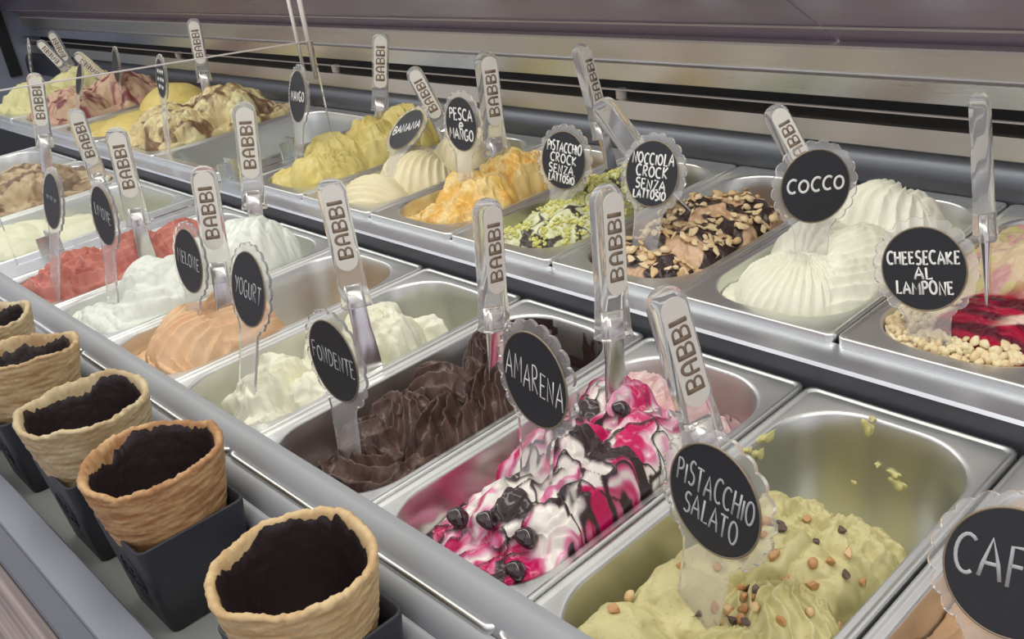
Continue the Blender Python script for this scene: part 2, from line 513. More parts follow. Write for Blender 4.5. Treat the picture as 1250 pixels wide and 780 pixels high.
def heap(x, y, base, blobs):
    """base height array plus domes: (cx,cy,rx,ry,rot,top,kind,n,amp[,kwargs])"""
    H = base.copy()
    for bl in blobs:
        cx, cy, rx, ry, rot, top, kind, n, amp = bl[:9]
        kw = bl[9] if len(bl) > 9 else {}
        e = kw.get('e', 0.62); foot = kw.get('foot', None)
        c, s = math.cos(rot), math.sin(rot)
        u = ((x - cx) * c + (y - cy) * s) / rx; v = (-(x - cx) * s + (y - cy) * c) / ry
        q = u * u + v * v
        inside = q < 1
        d = np.clip(1 - q, 0, 1)
        z0 = base if foot is None else foot
        z = z0 + (top - z0) * d ** e
        if kind:
            z = z + amp * (ridge(kind, u, v, n, kw.get('ox', 0.0), kw.get('oy', -1.1), kw.get('curl', 0.0)) - 0.6) * np.clip(d * 5, 0, 1)
        k = kw.get('k', 0.004)
        hm = np.maximum(H, z)
        sm = hm + k * np.exp(-np.abs(H - z) / k) * 0.35
        H = np.where(inside, sm, H)
    return H


def make_gelato(name, label, p, nx, ny, hraw, cfun, mat, group='ice cream in the pans', curl=0.0):
    def hfun(x, y):           # what rises above the rim slopes down to the pan edge
        qx = np.abs(x) - (p.a - RO); qy = np.abs(y) - (p.b - RO)
        dist = RO - (np.hypot(np.maximum(qx, 0), np.maximum(qy, 0)) + np.minimum(np.maximum(qx, qy), 0))
        h = hraw(x, y); cap = -0.003 + 2.2 * np.maximum(dist, 0) ** 0.9 + 0.003 * noise(x * 60, y * 60)
        k = 0.003
        return np.where(h > cap + 6 * k, cap, np.where(h < cap - 6 * k, h, -k * np.log(np.exp(-np.clip((h - cap) / k, -8, 8)) + 1) + cap))
    s = np.linspace(-1, 1, nx); t = np.linspace(-1, 1, ny)
    S, T = np.meshgrid(s, t)
    a = p.a - 0.0012; b = p.b - 0.0012; r = RO - 0.001
    X = S * a; Y = T * b
    dx = np.abs(X) - (a - r); dy = np.abs(Y) - (b - r)
    cor = (dx > 0) & (dy > 0)
    m = np.maximum(dx, dy); h = np.hypot(dx, dy) + 1e-9
    k = np.where(cor, m / h, 1.0)
    X = np.where(cor, np.sign(X) * (a - r + dx * k), X); Y = np.where(cor, np.sign(Y) * (b - r + dy * k), Y)
    H = hfun(X, Y)
    H = np.clip(H, -0.1215, 0.2)
    depth = np.maximum(0, -H)
    Xs = X * (1 - (TAPER * depth + 0.014 * sstep(0.104, 0.1195, depth)) / a); Ys = Y * (1 - (TAPER * depth + 0.014 * sstep(0.104, 0.1195, depth)) / b)
    # keep what rises above the rim inside the opening
    edge = np.maximum(np.abs(S), np.abs(T))
    if curl:
        nxd = noise(X * 120 + 5, Y * 120) * curl; nyd = noise(X * 120 - 31, Y * 120 + 17) * curl
        mk = np.clip((1 - edge) * 8, 0, 1)
        Xs = Xs + nxd * mk; Ys = Ys + nyd * mk
    C = cfun(X, Y, H)
    verts = np.stack([Xs, Ys, H], -1).reshape(-1, 3)
    idx = np.arange(nx * ny).reshape(ny, nx)
    q = np.stack([idx[:-1, :-1], idx[:-1, 1:], idx[1:, 1:], idx[1:, :-1]], -1).reshape(-1, 4)
    ring = np.concatenate([idx[0, :-1], idx[:-1, -1], idx[-1, :0:-1], idx[:0:-1, 0]])
    rv = verts[ring].copy()
    rv[:, 2] = np.clip(rv[:, 2] - 0.012, -0.1225, -0.025); rv[:, :2] *= 0.965
    nv = len(verts); nr = len(ring)
    verts = np.concatenate([verts, rv])
    cols = np.concatenate([C.reshape(-1, 3), C.reshape(-1, 3)[ring]])
    faces = q.tolist()
    for i in range(nr):
        j = (i + 1) % nr
        faces.append((ring[j], ring[i], nv + i, nv + j))
    faces.append(tuple(range(nv, nv + nr))[::-1])
    o = obj(name, verts, faces, mat, None, True, cols, Matrix.Translation((p.cx, p.cy, p.z)))
    tag(o, label, 'ice cream', group)
    p.hfun = hfun
    p.gel = o
    p.vx, p.vy, p.vz = Xs, Ys, H
    return o


def surf(p, x, y):
    """height and slope of the ice cream at a point of the pan"""
    e = 0.0015
    q = p.hfun(np.array([x, x + e, x - e, x, x]), np.array([y, y, y, y + e, y - e]))
    n = Vector((-(q[1] - q[2]) / (2 * e), -(q[3] - q[4]) / (2 * e), 1)).normalized()
    return float(q[0]), n


def flat_col(hexa, hexb=None, sc=30, amt=1.0):
    A = rgb(hexa); B = rgb(hexb or hexa)

    def f(x, y, h):
        t = np.clip(0.5 + 0.8 * fbm(x * sc, y * sc, 3), 0, 1)[..., None] * amt
        return A * (1 - t) + B * t
    return f


def wall_film(p, y0, y1, d0, d1, cfun, cover=0.5, seed=0.0, sc=26):
    """thin ragged smear left on the inside wall of a pan"""
    n = 220; md = 30
    per = rrect(p.a, p.b, RO, 0, 55)
    mb_v = []; keep = []
    N = len(per)
    ds = np.linspace(d0, d1, md)
    px = np.array([q[0] for q in per]); py = np.array([q[1] for q in per])
    ar = np.cumsum(np.hypot(np.diff(px, prepend=px[-1]), np.diff(py, prepend=py[-1])))
    V = np.zeros((md, N, 3)); K = np.zeros((md, N))
    for i, d in enumerate(ds):
        ins = TAPER * d + 0.0007
        nz_ = fbm(ar * sc + seed, np.full(N, d * sc * 1.6 + seed), 4)
        sx = 1 - (ins + np.clip(nz_, 0, 1) * 0.0012) / p.a; sy = 1 - (ins + np.clip(nz_, 0, 1) * 0.0012) / p.b
        V[i, :, 0] = px * sx; V[i, :, 1] = py * sy; V[i, :, 2] = -d
        K[i] = nz_ + (cover - 0.5) * 2 + 0.9 * sstep(d0, d1, d) - 0.45
        K[i][(py < y0) | (py > y1)] = -9
    verts = V.reshape(-1, 3)
    faces = []
    for i in range(md - 1):
        for j in range(N):
            j2 = (j + 1) % N
            if min(K[i, j], K[i, j2], K[i + 1, j], K[i + 1, j2]) > 0:
                faces.append((i * N + j, i * N + j2, (i + 1) * N + j2, (i + 1) * N + j))
    C = cfun(ar[None, :].repeat(md, 0), ds[:, None].repeat(N, 1), K).reshape(-1, 3)
    par = {}

    def find(k):
        while par.setdefault(k, k) != k:
            par[k] = par[par[k]]; k = par[k]
        return k
    for f in faces:
        for k in f[1:]: par[find(k)] = find(f[0])
    groups = {}
    for f in faces: groups.setdefault(find(f[0]), []).append(f)
    for fs in groups.values():
        if len(fs) < 25: continue
        used = sorted({k for f in fs for k in f}); mp = {k: i for i, k in enumerate(used)}
        obj('wall_smear', verts[used], [tuple(mp[k] for k in f) for f in fs], M['film'], p.gel, True, C[used])


# --- salted pistachio
p = pans['psal']


def h_psal(x, y):
    wx = x + 0.006 * noise(x * 45, y * 45); wy = y + 0.006 * noise(x * 45 + 9, y * 45 - 4)
    far = sstep(0.045, 0.085, y + 0.35 * x * 0 + 0.012 * noise(x * 50, y * 20))
    base = -0.040 + 0.008 * noise(x * 30, y * 30) - 0.085 * far
    left = sstep(-0.045, -0.07, x + 0.01 * noise(x * 10, y * 40)) * 0.03
    H = heap(wx, wy, base - left, [
        (-0.028, -0.125, 0.042, 0.045, 0.2, 0.004, 'lin', 2, 0.002),
        (-0.022, -0.072, 0.046, 0.040, -0.3, 0.004, None, 0, 0),
        (-0.020, -0.03, 0.045, 0.03, 0.5, 0.002, 'lin', 4, 0.003),
        (0.040, -0.110, 0.045, 0.055, -0.5, 0.010, 'cfan', 17, 0.007, {'ox': -0.7, 'oy': 1.0}),
        (0.040, -0.060, 0.045, 0.042, -0.3, 0.012, 'cfan', 18, 0.007, {'ox': -1.0, 'oy': 0.6}),
        (0.012, -0.01, 0.055, 0.035, 0.2, 0.010, 'lin', 7, 0.004, {'curl': 0.4}),
        (-0.012, 0.030, 0.050, 0.028, 0.3, 0.004, 'lin', 4, 0.004),
        (0.040, 0.028, 0.045, 0.035, -0.2, 0.006, 'arc', 4, 0.004),
    ])
    rough = sstep(0.0, 0.03, y)
    H = H + (0.0009 + 0.0035 * rough) * fbm(x * 90, y * 90, 4) * (1 - far) + 0.004 * rough * (0.4 - billow(x * 90, y * 90)) * (1 - far)
    return np.minimum(H, 0.02) - 0.0 * x


def c_psal(x, y, h):
    A = rgb('#b9b07e'); B = rgb('#c9c08c'); D = rgb('#96905e')
    t = np.clip(0.5 + 0.7 * fbm(x * 40, y * 40, 3), 0, 1)[..., None]
    c = A * (1 - t) + B * t
    s = (noise(x * 500, y * 500) > 0.62)[..., None] * 0.5
    return c * (1 - s) + D * s


make_gelato('pistachio_gelato', 'pale green pistachio ice cream with hazelnut pieces in the near right pan', p, 180, 360, h_psal, c_psal, M['cream'], curl=0.002)

# --- amarena
p = pans['amar']


def amar_fields(x, y):
    wx = x + 0.012 * noise(x * 38 + 3, y * 38) + 0.004 * noise(x * 110, y * 110)
    wy = y + 0.016 * noise(x * 34 - 5, y * 34 + 8)
    f = fbm(wx * 52, wy * 18 + 4, 3)
    mag = sstep(-0.25, 0.42, f + 0.3 * noise(x * 16 + 2, y * 14) + 0.12 * sstep(-0.06, 0.03, y))
    l1 = np.abs(noise(wx * 30 + 20, wy * 24 + 3)); l2 = np.abs(noise(wx * 50 - 8, wy * 36 + 11))
    front = sstep(0.075, 0.04, y)
    choc = np.maximum(sstep(0.085, 0.05, l1), sstep(0.075, 0.045, l2) * sstep(-0.2, -0.05, noise(x * 20, y * 20))) * front
    patch = sstep(0.36, 0.42, noise(wx * 26 + 40, wy * 26 - 9)) * front
    choc = np.maximum(choc * sstep(-0.5, -0.1, noise(x * 14 + 7, y * 14)), patch)
    return mag, choc


def h_amar(x, y):
    far = sstep(0.065, 0.12, y)
    base = -0.038 - 0.03 * far + 0.012 * noise(x * 28, y * 28) + 0.034 * sstep(0.015, 0.045, x) * (1 - far)
    wx = x + 0.010 * noise(x * 40, y * 40); wy = y + 0.010 * noise(x * 40 + 9, y * 40 - 4)
    H = heap(wx, wy, base, [
        (0.006, -0.122, 0.046, 0.040, 0.0, 0.004, 'lin', 3, 0.004),
        (0.050, -0.120, 0.034, 0.042, 0.2, -0.004, 'lin', 3, 0.004),
        (0.012, -0.090, 0.050, 0.050, 0.1, 0.024, 'lin', 5, 0.005, {'curl': 0.5}),
        (0.045, -0.050, 0.045, 0.055, 0.1, 0.028, 'fan', 8, 0.005),
        (0.006, -0.030, 0.055, 0.055, 0.2, 0.040, 'lin', 4, 0.005, {'curl': -0.6}),
        (0.040, 0.020, 0.042, 0.050, -0.2, 0.030, 'lin', 4, 0.005),
        (-0.010, 0.045, 0.050, 0.050, 0.2, 0.034, 'lin', 4, 0.006),
        (0.020, 0.100, 0.050, 0.035, 0.2, 0.002, 'lin', 5, 0.004),
        (-0.030, 0.110, 0.040, 0.035, 0.2, 0.004, None, 0, 0),
    ])
    mag, choc = amar_fields(x, y)
    H = H + 0.0025 * choc + 0.0018 * fbm(x * 60, y * 60, 3) + 0.003 * far * fbm(x * 120, y * 120, 3) + 0.0012 * mag
    return H


def c_amar(x, y, h):
    mag, choc = amar_fields(x, y)
    far = sstep(0.06, 0.10, y)[..., None]
    W = rgb('#e9e2da'); Pk = rgb('#d98fb0'); Mg = rgb('#c2185c'); Ch = rgb('#3c3032'); Cr = rgb('#dcc9c0')
    m = mag[..., None]
    c = np.where(m < 0.5, W * (1 - 2 * m) + Pk * 2 * m, Pk * (2 - 2 * m) + Mg * (2 * m - 1))
    c = c * (1 - far * 0.75) + Cr * far * 0.75
    k = choc[..., None]
    return c * (1 - k) + Ch * k


make_gelato('cherry_gelato', 'white ice cream rippled with cherry red sauce and chocolate strings', p, 220, 420, h_amar, c_amar, M['shiny'], curl=0.0025)


def c_amfilm(u, d, k):
    t = sstep(-0.1, 0.5, noise(u * 40, d * 40))[..., None]
    return rgb('#d9bcc0') * (1 - t) + rgb('#c07090') * t


wall_film(p, 0.03, 0.17, 0.004, 0.075, c_amfilm, 0.42, 1.0)

# --- dark chocolate
p = pans['fond']


def h_fond(x, y):
    far = sstep(0.080, 0.112, y)
    base = -0.046 - 0.06 * far + 0.008 * noise(x * 30, y * 30) + 0.022 * sstep(0.03, 0.06, x) * (1 - far)
    wx = x + 0.0045 * noise(x * 42 + 2, y * 42); wy = y + 0.0045 * noise(x * 42 + 9, y * 42 - 4)
    H = heap(wx, wy, base, [
        (0.024, -0.122, 0.050, 0.044, 0.3, 0.006, 'carc', 7, 0.012, {'ox': 0.1, 'oy': 0.35}),
        (0.052, -0.092, 0.026, 0.036, 0.3, -0.006, 'clin', 4, 0.006),
        (-0.004, -0.086, 0.044, 0.036, -0.2, 0.010, 'clin', 5, 0.008, {'curl': 0.6}),
        (0.004, -0.052, 0.048, 0.038, 0.4, 0.022, 'carc', 8, 0.009, {'ox': -0.5, 'oy': -0.6}),
        (0.040, -0.034, 0.036, 0.050, -0.1, 0.018, 'cfan', 17, 0.016, {'ox': -0.9, 'oy': 1.0}),
        (0.004, -0.008, 0.050, 0.040, 0.1, 0.030, 'cfan', 15, 0.008, {'ox': -0.9, 'oy': -0.9}),
        (0.042, 0.020, 0.036, 0.046, 0.15, 0.024, 'cfan', 19, 0.016, {'ox': -0.8, 'oy': 1.1}),
        (0.012, 0.052, 0.050, 0.040, 0.1, 0.044, 'carc', 12, 0.007, {'curl': 0.7, 'ox': 0.2, 'oy': -0.3}),
    ])
    H = H + 0.0014 * (1 - far) * fbm(x * 75, y * 75, 4) + 0.0014 * (0.4 - billow(wx * 80, wy * 60))
    return H


def c_fond(x, y, h):
    t = np.clip(0.5 + 0.9 * fbm(x * 70, y * 70, 3), 0, 1)[..., None]
    return rgb('#4a3833') * (1 - t) + rgb('#66504a') * t


make_gelato('chocolate_gelato', 'dark chocolate ice cream heaped in glossy folds', p, 260, 520, h_fond, c_fond, M['gloss'], curl=0.0025)
wall_film(p, 0.02, 0.17, 0.004, 0.11, lambda u, d, k: np.broadcast_to(rgb('#3a2a29'), u.shape + (3,)), 0.75, 6.0)

# --- yogurt
p = pans['yog']


def h_yog(x, y):
    base = -0.055 + 0.018 * noise(x * 22, y * 22) - 0.05 * sstep(0.08, 0.12, y)
    wx = x + 0.012 * noise(x * 40 + 4, y * 40); wy = y + 0.012 * noise(x * 40 + 9, y * 40 - 4)
    H = heap(wx, wy, base, [
        (0.040, -0.125, 0.034, 0.034, 0.0, -0.006, None, 0, 0),
        (0.016, -0.105, 0.044, 0.042, 0.3, 0.018, 'lin', 3, 0.006, {'curl': 0.7}),
        (-0.010, -0.070, 0.046, 0.040, -0.4, 0.014, 'lin', 3, 0.005),
        (0.044, -0.070, 0.034, 0.034, 0.4, 0.008, None, 0, 0),
        (0.038, -0.015, 0.040, 0.045, 0.3, 0.012, 'lin', 3, 0.004),
        (-0.010, -0.010, 0.046, 0.044, 0.3, 0.014, 'lin', 3, 0.004),
        (0.032, 0.040, 0.044, 0.048, 0.0, 0.026, 'lin', 3, 0.005, {'curl': -0.6}),
        (-0.014, 0.050, 0.046, 0.042, 0.0, 0.022, None, 0, 0),
        (0.036, 0.082, 0.034, 0.026, 0.0, 0.006, None, 0, 0),
    ])
    return H + 0.007 * (0.45 - billow(wx * 42, wy * 42, 3)) + 0.001 * fbm(x * 120, y * 120, 2)


make_gelato('yogurt_gelato', 'creamy white yogurt ice cream in two soft heaps', p, 170, 320, h_yog, flat_col('#e5e4d2', '#e8e6cc', 26), M['cream'], curl=0.003)

# --- melon
p = pans['mel']


def h_mel(x, y):
    far = sstep(0.0, 0.035, y)
    base = -0.022 - 0.10 * far
    wx = x + 0.004 * noise(x * 35 + 4, y * 35); wy = y + 0.004 * noise(x * 35 + 9, y * 35 - 4)
    H = heap(wx, wy, base, [
        (0.020, -0.118, 0.052, 0.036, 0.0, 0.000, 'carc', 7, 0.008, {'ox': 0.5, 'oy': 0.6}),
        (0.018, -0.085, 0.052, 0.060, -0.5, 0.030, 'cfan', 20, 0.0085, {'ox': -0.3, 'oy': 1.05}),
        (-0.022, -0.072, 0.046, 0.055, 0.2, 0.024, 'clin', 10, 0.006, {'curl': 0.5}),
        (0.040, -0.050, 0.034, 0.055, -0.2, 0.030, 'clin', 7, 0.008, {'curl': 1.0}),
        (0.006, -0.030, 0.052, 0.040, 0.2, 0.040, 'carc', 10, 0.006),
    ])
    return H + 0.0010 * fbm(x * 90, y * 90, 3)


make_gelato('melon_gelato', 'peach orange melon ice cream with spatula ridges', p, 170, 340, h_mel, flat_col('#dfc09c', '#dfb58c', 25), M['cream'], curl=0.001)

# --- lemon
p = pans['lim']


def h_lim(x, y):
    base = -0.014 + 0.006 * noise(x * 22, y * 22) - 0.03 * sstep(0.13, 0.155, y)
    wx = x + 0.007 * noise(x * 24 + 4, y * 24); wy = y + 0.007 * noise(x * 24 + 9, y * 24 - 4)
    H = heap(wx, wy, base, [
        (0.006, -0.110, 0.062, 0.044, 0.1, 0.006, 'arc', 6, 0.004, {'ox': 0.3, 'oy': 0.9}),
        (0.030, -0.075, 0.046, 0.050, 0.3, 0.022, 'arc', 5, 0.006, {'ox': -0.2, 'oy': 0.3}),
        (0.000, -0.040, 0.058, 0.055, 0.3, 0.040, 'lin', 3, 0.009, {'curl': 1.0}),
        (0.036, -0.010, 0.034, 0.05, 0.1, 0.034, 'lin', 2.6, 0.007, {'curl': -0.8}),
        (0.000, 0.030, 0.058, 0.050, 0.1, 0.040, 'lin', 3, 0.009, {'curl': -0.7}),
        (0.026, 0.085, 0.046, 0.055, 0.1, 0.054, 'fan', 10, 0.005, {'ox': -0.6, 'oy': 0.9}),
        (-0.020, 0.085, 0.044, 0.050, 0.1, 0.044, 'lin', 4, 0.006),
    ])
    return H + 0.0012 * fbm(x * 70, y * 70, 3)


make_gelato('lemon_gelato', 'smooth white lemon ice cream in high peaks beside the pink one', p, 160, 320, h_lim, flat_col('#dde2d8', '#e2e6dc', 25), M['cream'], curl=0.002)

# --- strawberry
p = pans['fra']


def h_fra(x, y):
    base = -0.006 + 0.008 * noise(x * 26, y * 26) - 0.05 * sstep(0.07, 0.13, y)
    wx = x + 0.008 * noise(x * 35 + 4, y * 35); wy = y + 0.008 * noise(x * 35 + 9, y * 35 - 4)
    H = heap(wx, wy, base, [
        (0.016, -0.118, 0.046, 0.036, 0.0, 0.022, 'carc', 5, 0.010, {'ox': 0.0, 'oy': 0.1}),
        (0.040, -0.080, 0.034, 0.036, 0.3, 0.020, 'carc', 5, 0.009, {'ox': -0.2, 'oy': 0.2}),
        (0.012, -0.065, 0.040, 0.040, 0.6, 0.028, 'carc', 5, 0.010, {'ox': 0.3, 'oy': 0.3}),
        (-0.028, -0.075, 0.040, 0.050, 0.3, 0.022, 'clin', 5, 0.009),
        (0.020, -0.005, 0.054, 0.050, 0.1, 0.036, 'clin', 7, 0.007, {'curl': 0.8}),
        (0.026, 0.055, 0.042, 0.050, 0.1, 0.032, 'clin', 8, 0.005),
    ])
    return H + 0.0018 * fbm(x * 80, y * 80, 4) + 0.003 * (0.4 - billow(wx * 55, wy * 55))


make_gelato('strawberry_gelato', 'coral pink strawberry ice cream in the front row', p, 150, 300, h_fra, flat_col('#bb6d62', '#c98477', 40), M['cream'], curl=0.002)

# --- cream, brown and far pale in the front row
p = pans['crm']


def h_crm(x, y):
    base = -0.022 + 0.012 * noise(x * 16, y * 14 + 3) - 0.05 * sstep(0.06, 0.11, y)
    return heap(x, y, base, [(0.04, -0.09, 0.06, 0.05, 0.2, 0.0, 'lin', 2, 0.004), (-0.04, -0.05, 0.07, 0.06, 0.2, 0.002, 'arc', 3, 0.004), (0.03, 0.01, 0.07, 0.05, 0.3, -0.004, 'lin', 3, 0.004)]) + 0.0015 * fbm(x * 50, y * 50, 3)


make_gelato('cream_gelato', 'flat pale cream ice cream in wide pan beyond the strawberry', p, 140, 180, h_crm, flat_col('#d9d8bb', '#dedcc2', 20), M['cream'])

p = pans['brn']


def h_brn(x, y):
    base = 0.0 + 0.012 * noise(x * 22, y * 22 + 3)
    wx = x + 0.012 * noise(x * 35 + 4, y * 35); wy = y + 0.012 * noise(x * 35 + 9, y * 35 - 4)
    return heap(wx, wy, base, [(0.04, -0.06, 0.07, 0.06, 0.2, 0.026, 'lin', 5, 0.004), (0.0, 0.04, 0.09, 0.08, 0.2, 0.042, 'arc', 7, 0.005), (-0.06, -0.04, 0.06, 0.08, 0.2, 0.03, 'lin', 5, 0.005)]) + 0.004 * fbm(x * 60, y * 60, 4)


def c_streak(a, b, c, sc=30):
    A, B, Cc = rgb(a), rgb(b), rgb(c)

    def f(x, y, h):
        wx = x + 0.015 * noise(x * 30, y * 30); wy = y + 0.015 * noise(x * 30 + 8, y * 30 + 2)
        t = sstep(-0.15, 0.3, fbm(wx * sc, wy * sc * 0.5, 3))[..., None]
        s = sstep(0.1, 0.4, fbm(wx * sc * 0.8 + 30, wy * sc * 0.5 + 9, 3))[..., None]
        r = A * (1 - t) + B * t
        return r * (1 - s) + Cc * s
    return f


make_gelato('caramel_gelato', 'beige and brown streaked ice cream in the front row far left', p, 150, 180, h_brn, c_streak('#bba585', '#77604e', '#9d8468', 36), M['cream'], curl=0.002)
p = pans['fpl']
make_gelato('vanilla_gelato', 'dull pale ice cream at the far left end of the front row', p, 80, 100, h_crm, flat_col('#c9c4ae', '#b9b29a', 20), M['cream'])

# --- coffee, bottom right
p = pans['caf']


def h_caf(x, y):
    base = -0.028 + 0.01 * noise(x * 25, y * 25)
    wx = x + 0.006 * noise(x * 35 + 4, y * 35); wy = y
    return heap(wx, wy, base, [(-0.02, -0.05, 0.05, 0.05, 0.3, 0.002, 'lin', 3, 0.005), (0.0, 0.01, 0.06, 0.05, 0.3, 0.006, 'lin', 4, 0.004), (0.0, 0.08, 0.06, 0.06, 0.3, 0.006, 'arc', 5, 0.004)]) + 0.002 * fbm(x * 60, y * 60, 3)


make_gelato('coffee_gelato', 'light tan coffee ice cream in the bottom right corner', p, 130, 260, h_caf, flat_col('#c9a682', '#bd9872', 30), M['cream'])

# --- back row: raspberry cheesecake
p = pans['chee']


def chee_fields(x, y):
    wx = x + 0.006 * noise(x * 60, y * 60); wy = y + 0.006 * noise(x * 60 + 3, y * 60)
    red = sstep(0.0, 0.010, wx + 0.030) * sstep(-0.147, -0.139, wy) * sstep(-0.042, -0.056, wy)
    return red


def h_chee(x, y):
    red = chee_fields(x, y)
    base = -0.006 + 0.004 * noise(x * 30, y * 30)
    H = heap(x, y, base, [(0.01, -0.090, 0.062, 0.060, 0.0, 0.008, 'lin', 3, 0.001), (0.012, 0.010, 0.062, 0.066, 0.1, 0.034, 'lin', 4, 0.004, {'curl': 0.3}), (0.012, 0.075, 0.056, 0.05, 0.1, 0.026, 'arc', 4, 0.003)])
    return H + 0.001 * red + 0.0016 * fbm(x * 90, y * 90, 3)


def c_chee(x, y, h):
    red = chee_fields(x, y)[..., None]
    t = sstep(-0.2, 0.5, fbm(x * 18, y * 70, 3))[..., None]
    R = rgb('#5a0f24') * (1 - t) + rgb('#ab1138') * t
    st = sstep(0.012, 0.006, np.abs(y + 0.10 - 0.9 * (x - 0.022) + 0.004 * noise(x * 90, y * 90)))[..., None] * sstep(0.012, 0.03, x)[..., None]
    R = R * (1 - st) + rgb('#e6c9b8') * st
    u = sstep(0.0, 0.4, fbm(x * 30 + 4, y * 30, 3))[..., None]
    g = sstep(0.25, 0.45, fbm(x * 26 + 40, y * 26, 2))[..., None]
    back = rgb('#d8c2a0') * (1 - u) + rgb('#cf9c98') * u
    back = back * (1 - g) + rgb('#c9bd83') * g
    cr = rgb('#e7d9ba')
    b = sstep(-0.06, -0.045, y)[..., None]
    c = cr * (1 - b) + back * b
    return c * (1 - red) + R * red


make_gelato('cheesecake_gelato', 'cheesecake ice cream with dark raspberry sauce and biscuit crumbs', p, 170, 320, h_chee, c_chee, M['gloss'])

# --- coconut
p = pans['coc']


def h_coc(x, y):
    base = -0.016 + 0.003 * noise(x * 25, y * 25) - 0.03 * sstep(0.10, 0.15, y)
    wx = x + 0.003 * noise(x * 35 + 4, y * 35); wy = y + 0.003 * noise(x * 35 + 9, y * 35 - 4)
    H = heap(wx, wy, base, [
        (0.000, -0.105, 0.056, 0.050, 0.3, 0.030, 'cfan', 22, 0.0060, {'ox': 0.1, 'oy': 0.25, 'curl': 1.6}),
        (0.034, -0.078, 0.044, 0.055, -0.3, 0.022, 'carc', 10, 0.006, {'ox': -0.8, 'oy': 0.4}),
        (0.026, -0.030, 0.046, 0.060, 0.1, 0.034, 'carc', 12, 0.006, {'ox': -0.9, 'oy': 0.7}),
        (-0.020, -0.030, 0.046, 0.060, 0.2, 0.036, 'fan', 12, 0.003),
        (0.012, 0.035, 0.056, 0.052, 0.2, 0.058, 'cfan', 19, 0.006, {'ox': 0.3, 'oy': 0.9}),
        (0.030, 0.070, 0.034, 0.040, 0.2, 0.040, 'lin', 6, 0.003),
    ])
    return H + 0.0008 * fbm(x * 110, y * 110, 3)


make_gelato('coconut_gelato', 'white coconut ice cream swirled in ridged shells', p, 180, 360, h_coc, flat_col('#e6e6d3', '#eae9d6', 25), M['cream'], curl=0.001)

# --- hazelnut
p = pans['noc']


def h_noc(x, y):
    far = sstep(0.05, 0.085, y)
    base = -0.014 + 0.005 * noise(x * 30, y * 30) - 0.06 * far
    wx = x + 0.008 * noise(x * 40 + 4, y * 40); wy = y + 0.008 * noise(x * 40 + 9, y * 40 - 4)
    H = heap(wx, wy, base, [(0.0, -0.115, 0.056, 0.040, 0.0, 0.006, None, 0, 0), (0.01, -0.07, 0.060, 0.055, 0.2, 0.018, 'lin', 3, 0.004), (0.035, -0.02, 0.036, 0.05, 0.0, 0.014, None, 0, 0), (0.0, -0.01, 0.06, 0.055, 0.1, 0.024, 'lin', 4, 0.004), (0.01, 0.035, 0.056, 0.036, 0.1, 0.018, None, 0, 0)])
    return H + 0.003 * fbm(x * 60, y * 60, 3) + 0.0012 * noc_choc(x, y)


def noc_choc(x, y):
    wx = x + 0.010 * noise(x * 50, y * 50); wy = y + 0.010 * noise(x * 50 + 5, y * 50)
    return sstep(-0.20, -0.12, noise(wx * 34 + 11, wy * 34 + 5)) * sstep(0.07, 0.05, y)


def c_noc(x, y, h):
    k = noc_choc(x, y)[..., None]
    t = np.clip(0.5 + 0.8 * fbm(x * 40, y * 40, 3), 0, 1)[..., None]
    return (rgb('#cfae8c') * (1 - t) + rgb('#bf9a79') * t) * (1 - k) + rgb('#3d2f2e') * k


make_gelato('hazelnut_gelato', 'beige hazelnut ice cream covered with dark chocolate patches', p, 160, 300, h_noc, c_noc, M['gloss'], curl=0.002)

# --- pistachio crunch
p = pans['pcr']


def h_pcr(x, y):
    base = -0.020 + 0.006 * noise(x * 30, y * 30) - 0.07 * sstep(0.07, 0.11, y)
    wx = x + 0.006 * noise(x * 40 + 4, y * 40); wy = y + 0.006 * noise(x * 40 + 9, y * 40 - 4)
    H = heap(wx, wy, base, [(0.0, -0.12, 0.056, 0.036, 0.0, 0.004, 'arc', 4, 0.003), (0.012, -0.08, 0.056, 0.05, 0.2, 0.020, 'lin', 4, 0.004), (0.01, -0.02, 0.056, 0.055, 0.2, 0.034, 'lin', 4, 0.004), (0.01, 0.04, 0.056, 0.04, 0.2, 0.030, None, 0, 0)])
    return H + 0.002 * fbm(x * 70, y * 70, 3)


def c_pcr(x, y, h):
    wx = x + 0.010 * noise(x * 60, y * 60); wy = y + 0.010 * noise(x * 60 + 5, y * 60)
    k = np.maximum(sstep(0.06, 0.03, np.abs(noise(wx * 30 + 11, wy * 24 + 5))), sstep(0.36, 0.42, noise(wx * 40 + 3, wy * 40)))[..., None]
    return flat_col('#d3d5b4', '#c6cb9c', 40)(x, y, h) * (1 - k) + rgb('#413832') * k


make_gelato('pistachio_crunch_gelato', 'light green pistachio ice cream streaked with chocolate in back row', p, 150, 280, h_pcr, c_pcr, M['gloss'], curl=0.0015)

# --- peach and mango
p = pans['pes']


def h_pes(x, y):
    base = -0.020 + 0.008 * noise(x * 30, y * 30) - 0.06 * sstep(0.06, 0.10, y)
    wx = x + 0.012 * noise(x * 40 + 4, y * 40); wy = y + 0.012 * noise(x * 40 + 9, y * 40 - 4)
    H = heap(wx, wy, base, [(0.018, -0.112, 0.048, 0.042, 0.0, 0.010, None, 0, 0), (0.030, -0.065, 0.044, 0.05, 0.2, 0.032, 'lin', 3, 0.005), (-0.016, -0.06, 0.044, 0.05, 0.2, 0.028, 'lin', 3, 0.005), (0.012, 0.0, 0.056, 0.05, 0.2, 0.044, 'lin', 4, 0.006), (0.02, 0.04, 0.046, 0.036, 0.2, 0.030, None, 0, 0)])
    return H + 0.009 * (0.45 - billow(wx * 45, wy * 45)) + 0.001 * fbm(x * 110, y * 110, 2)


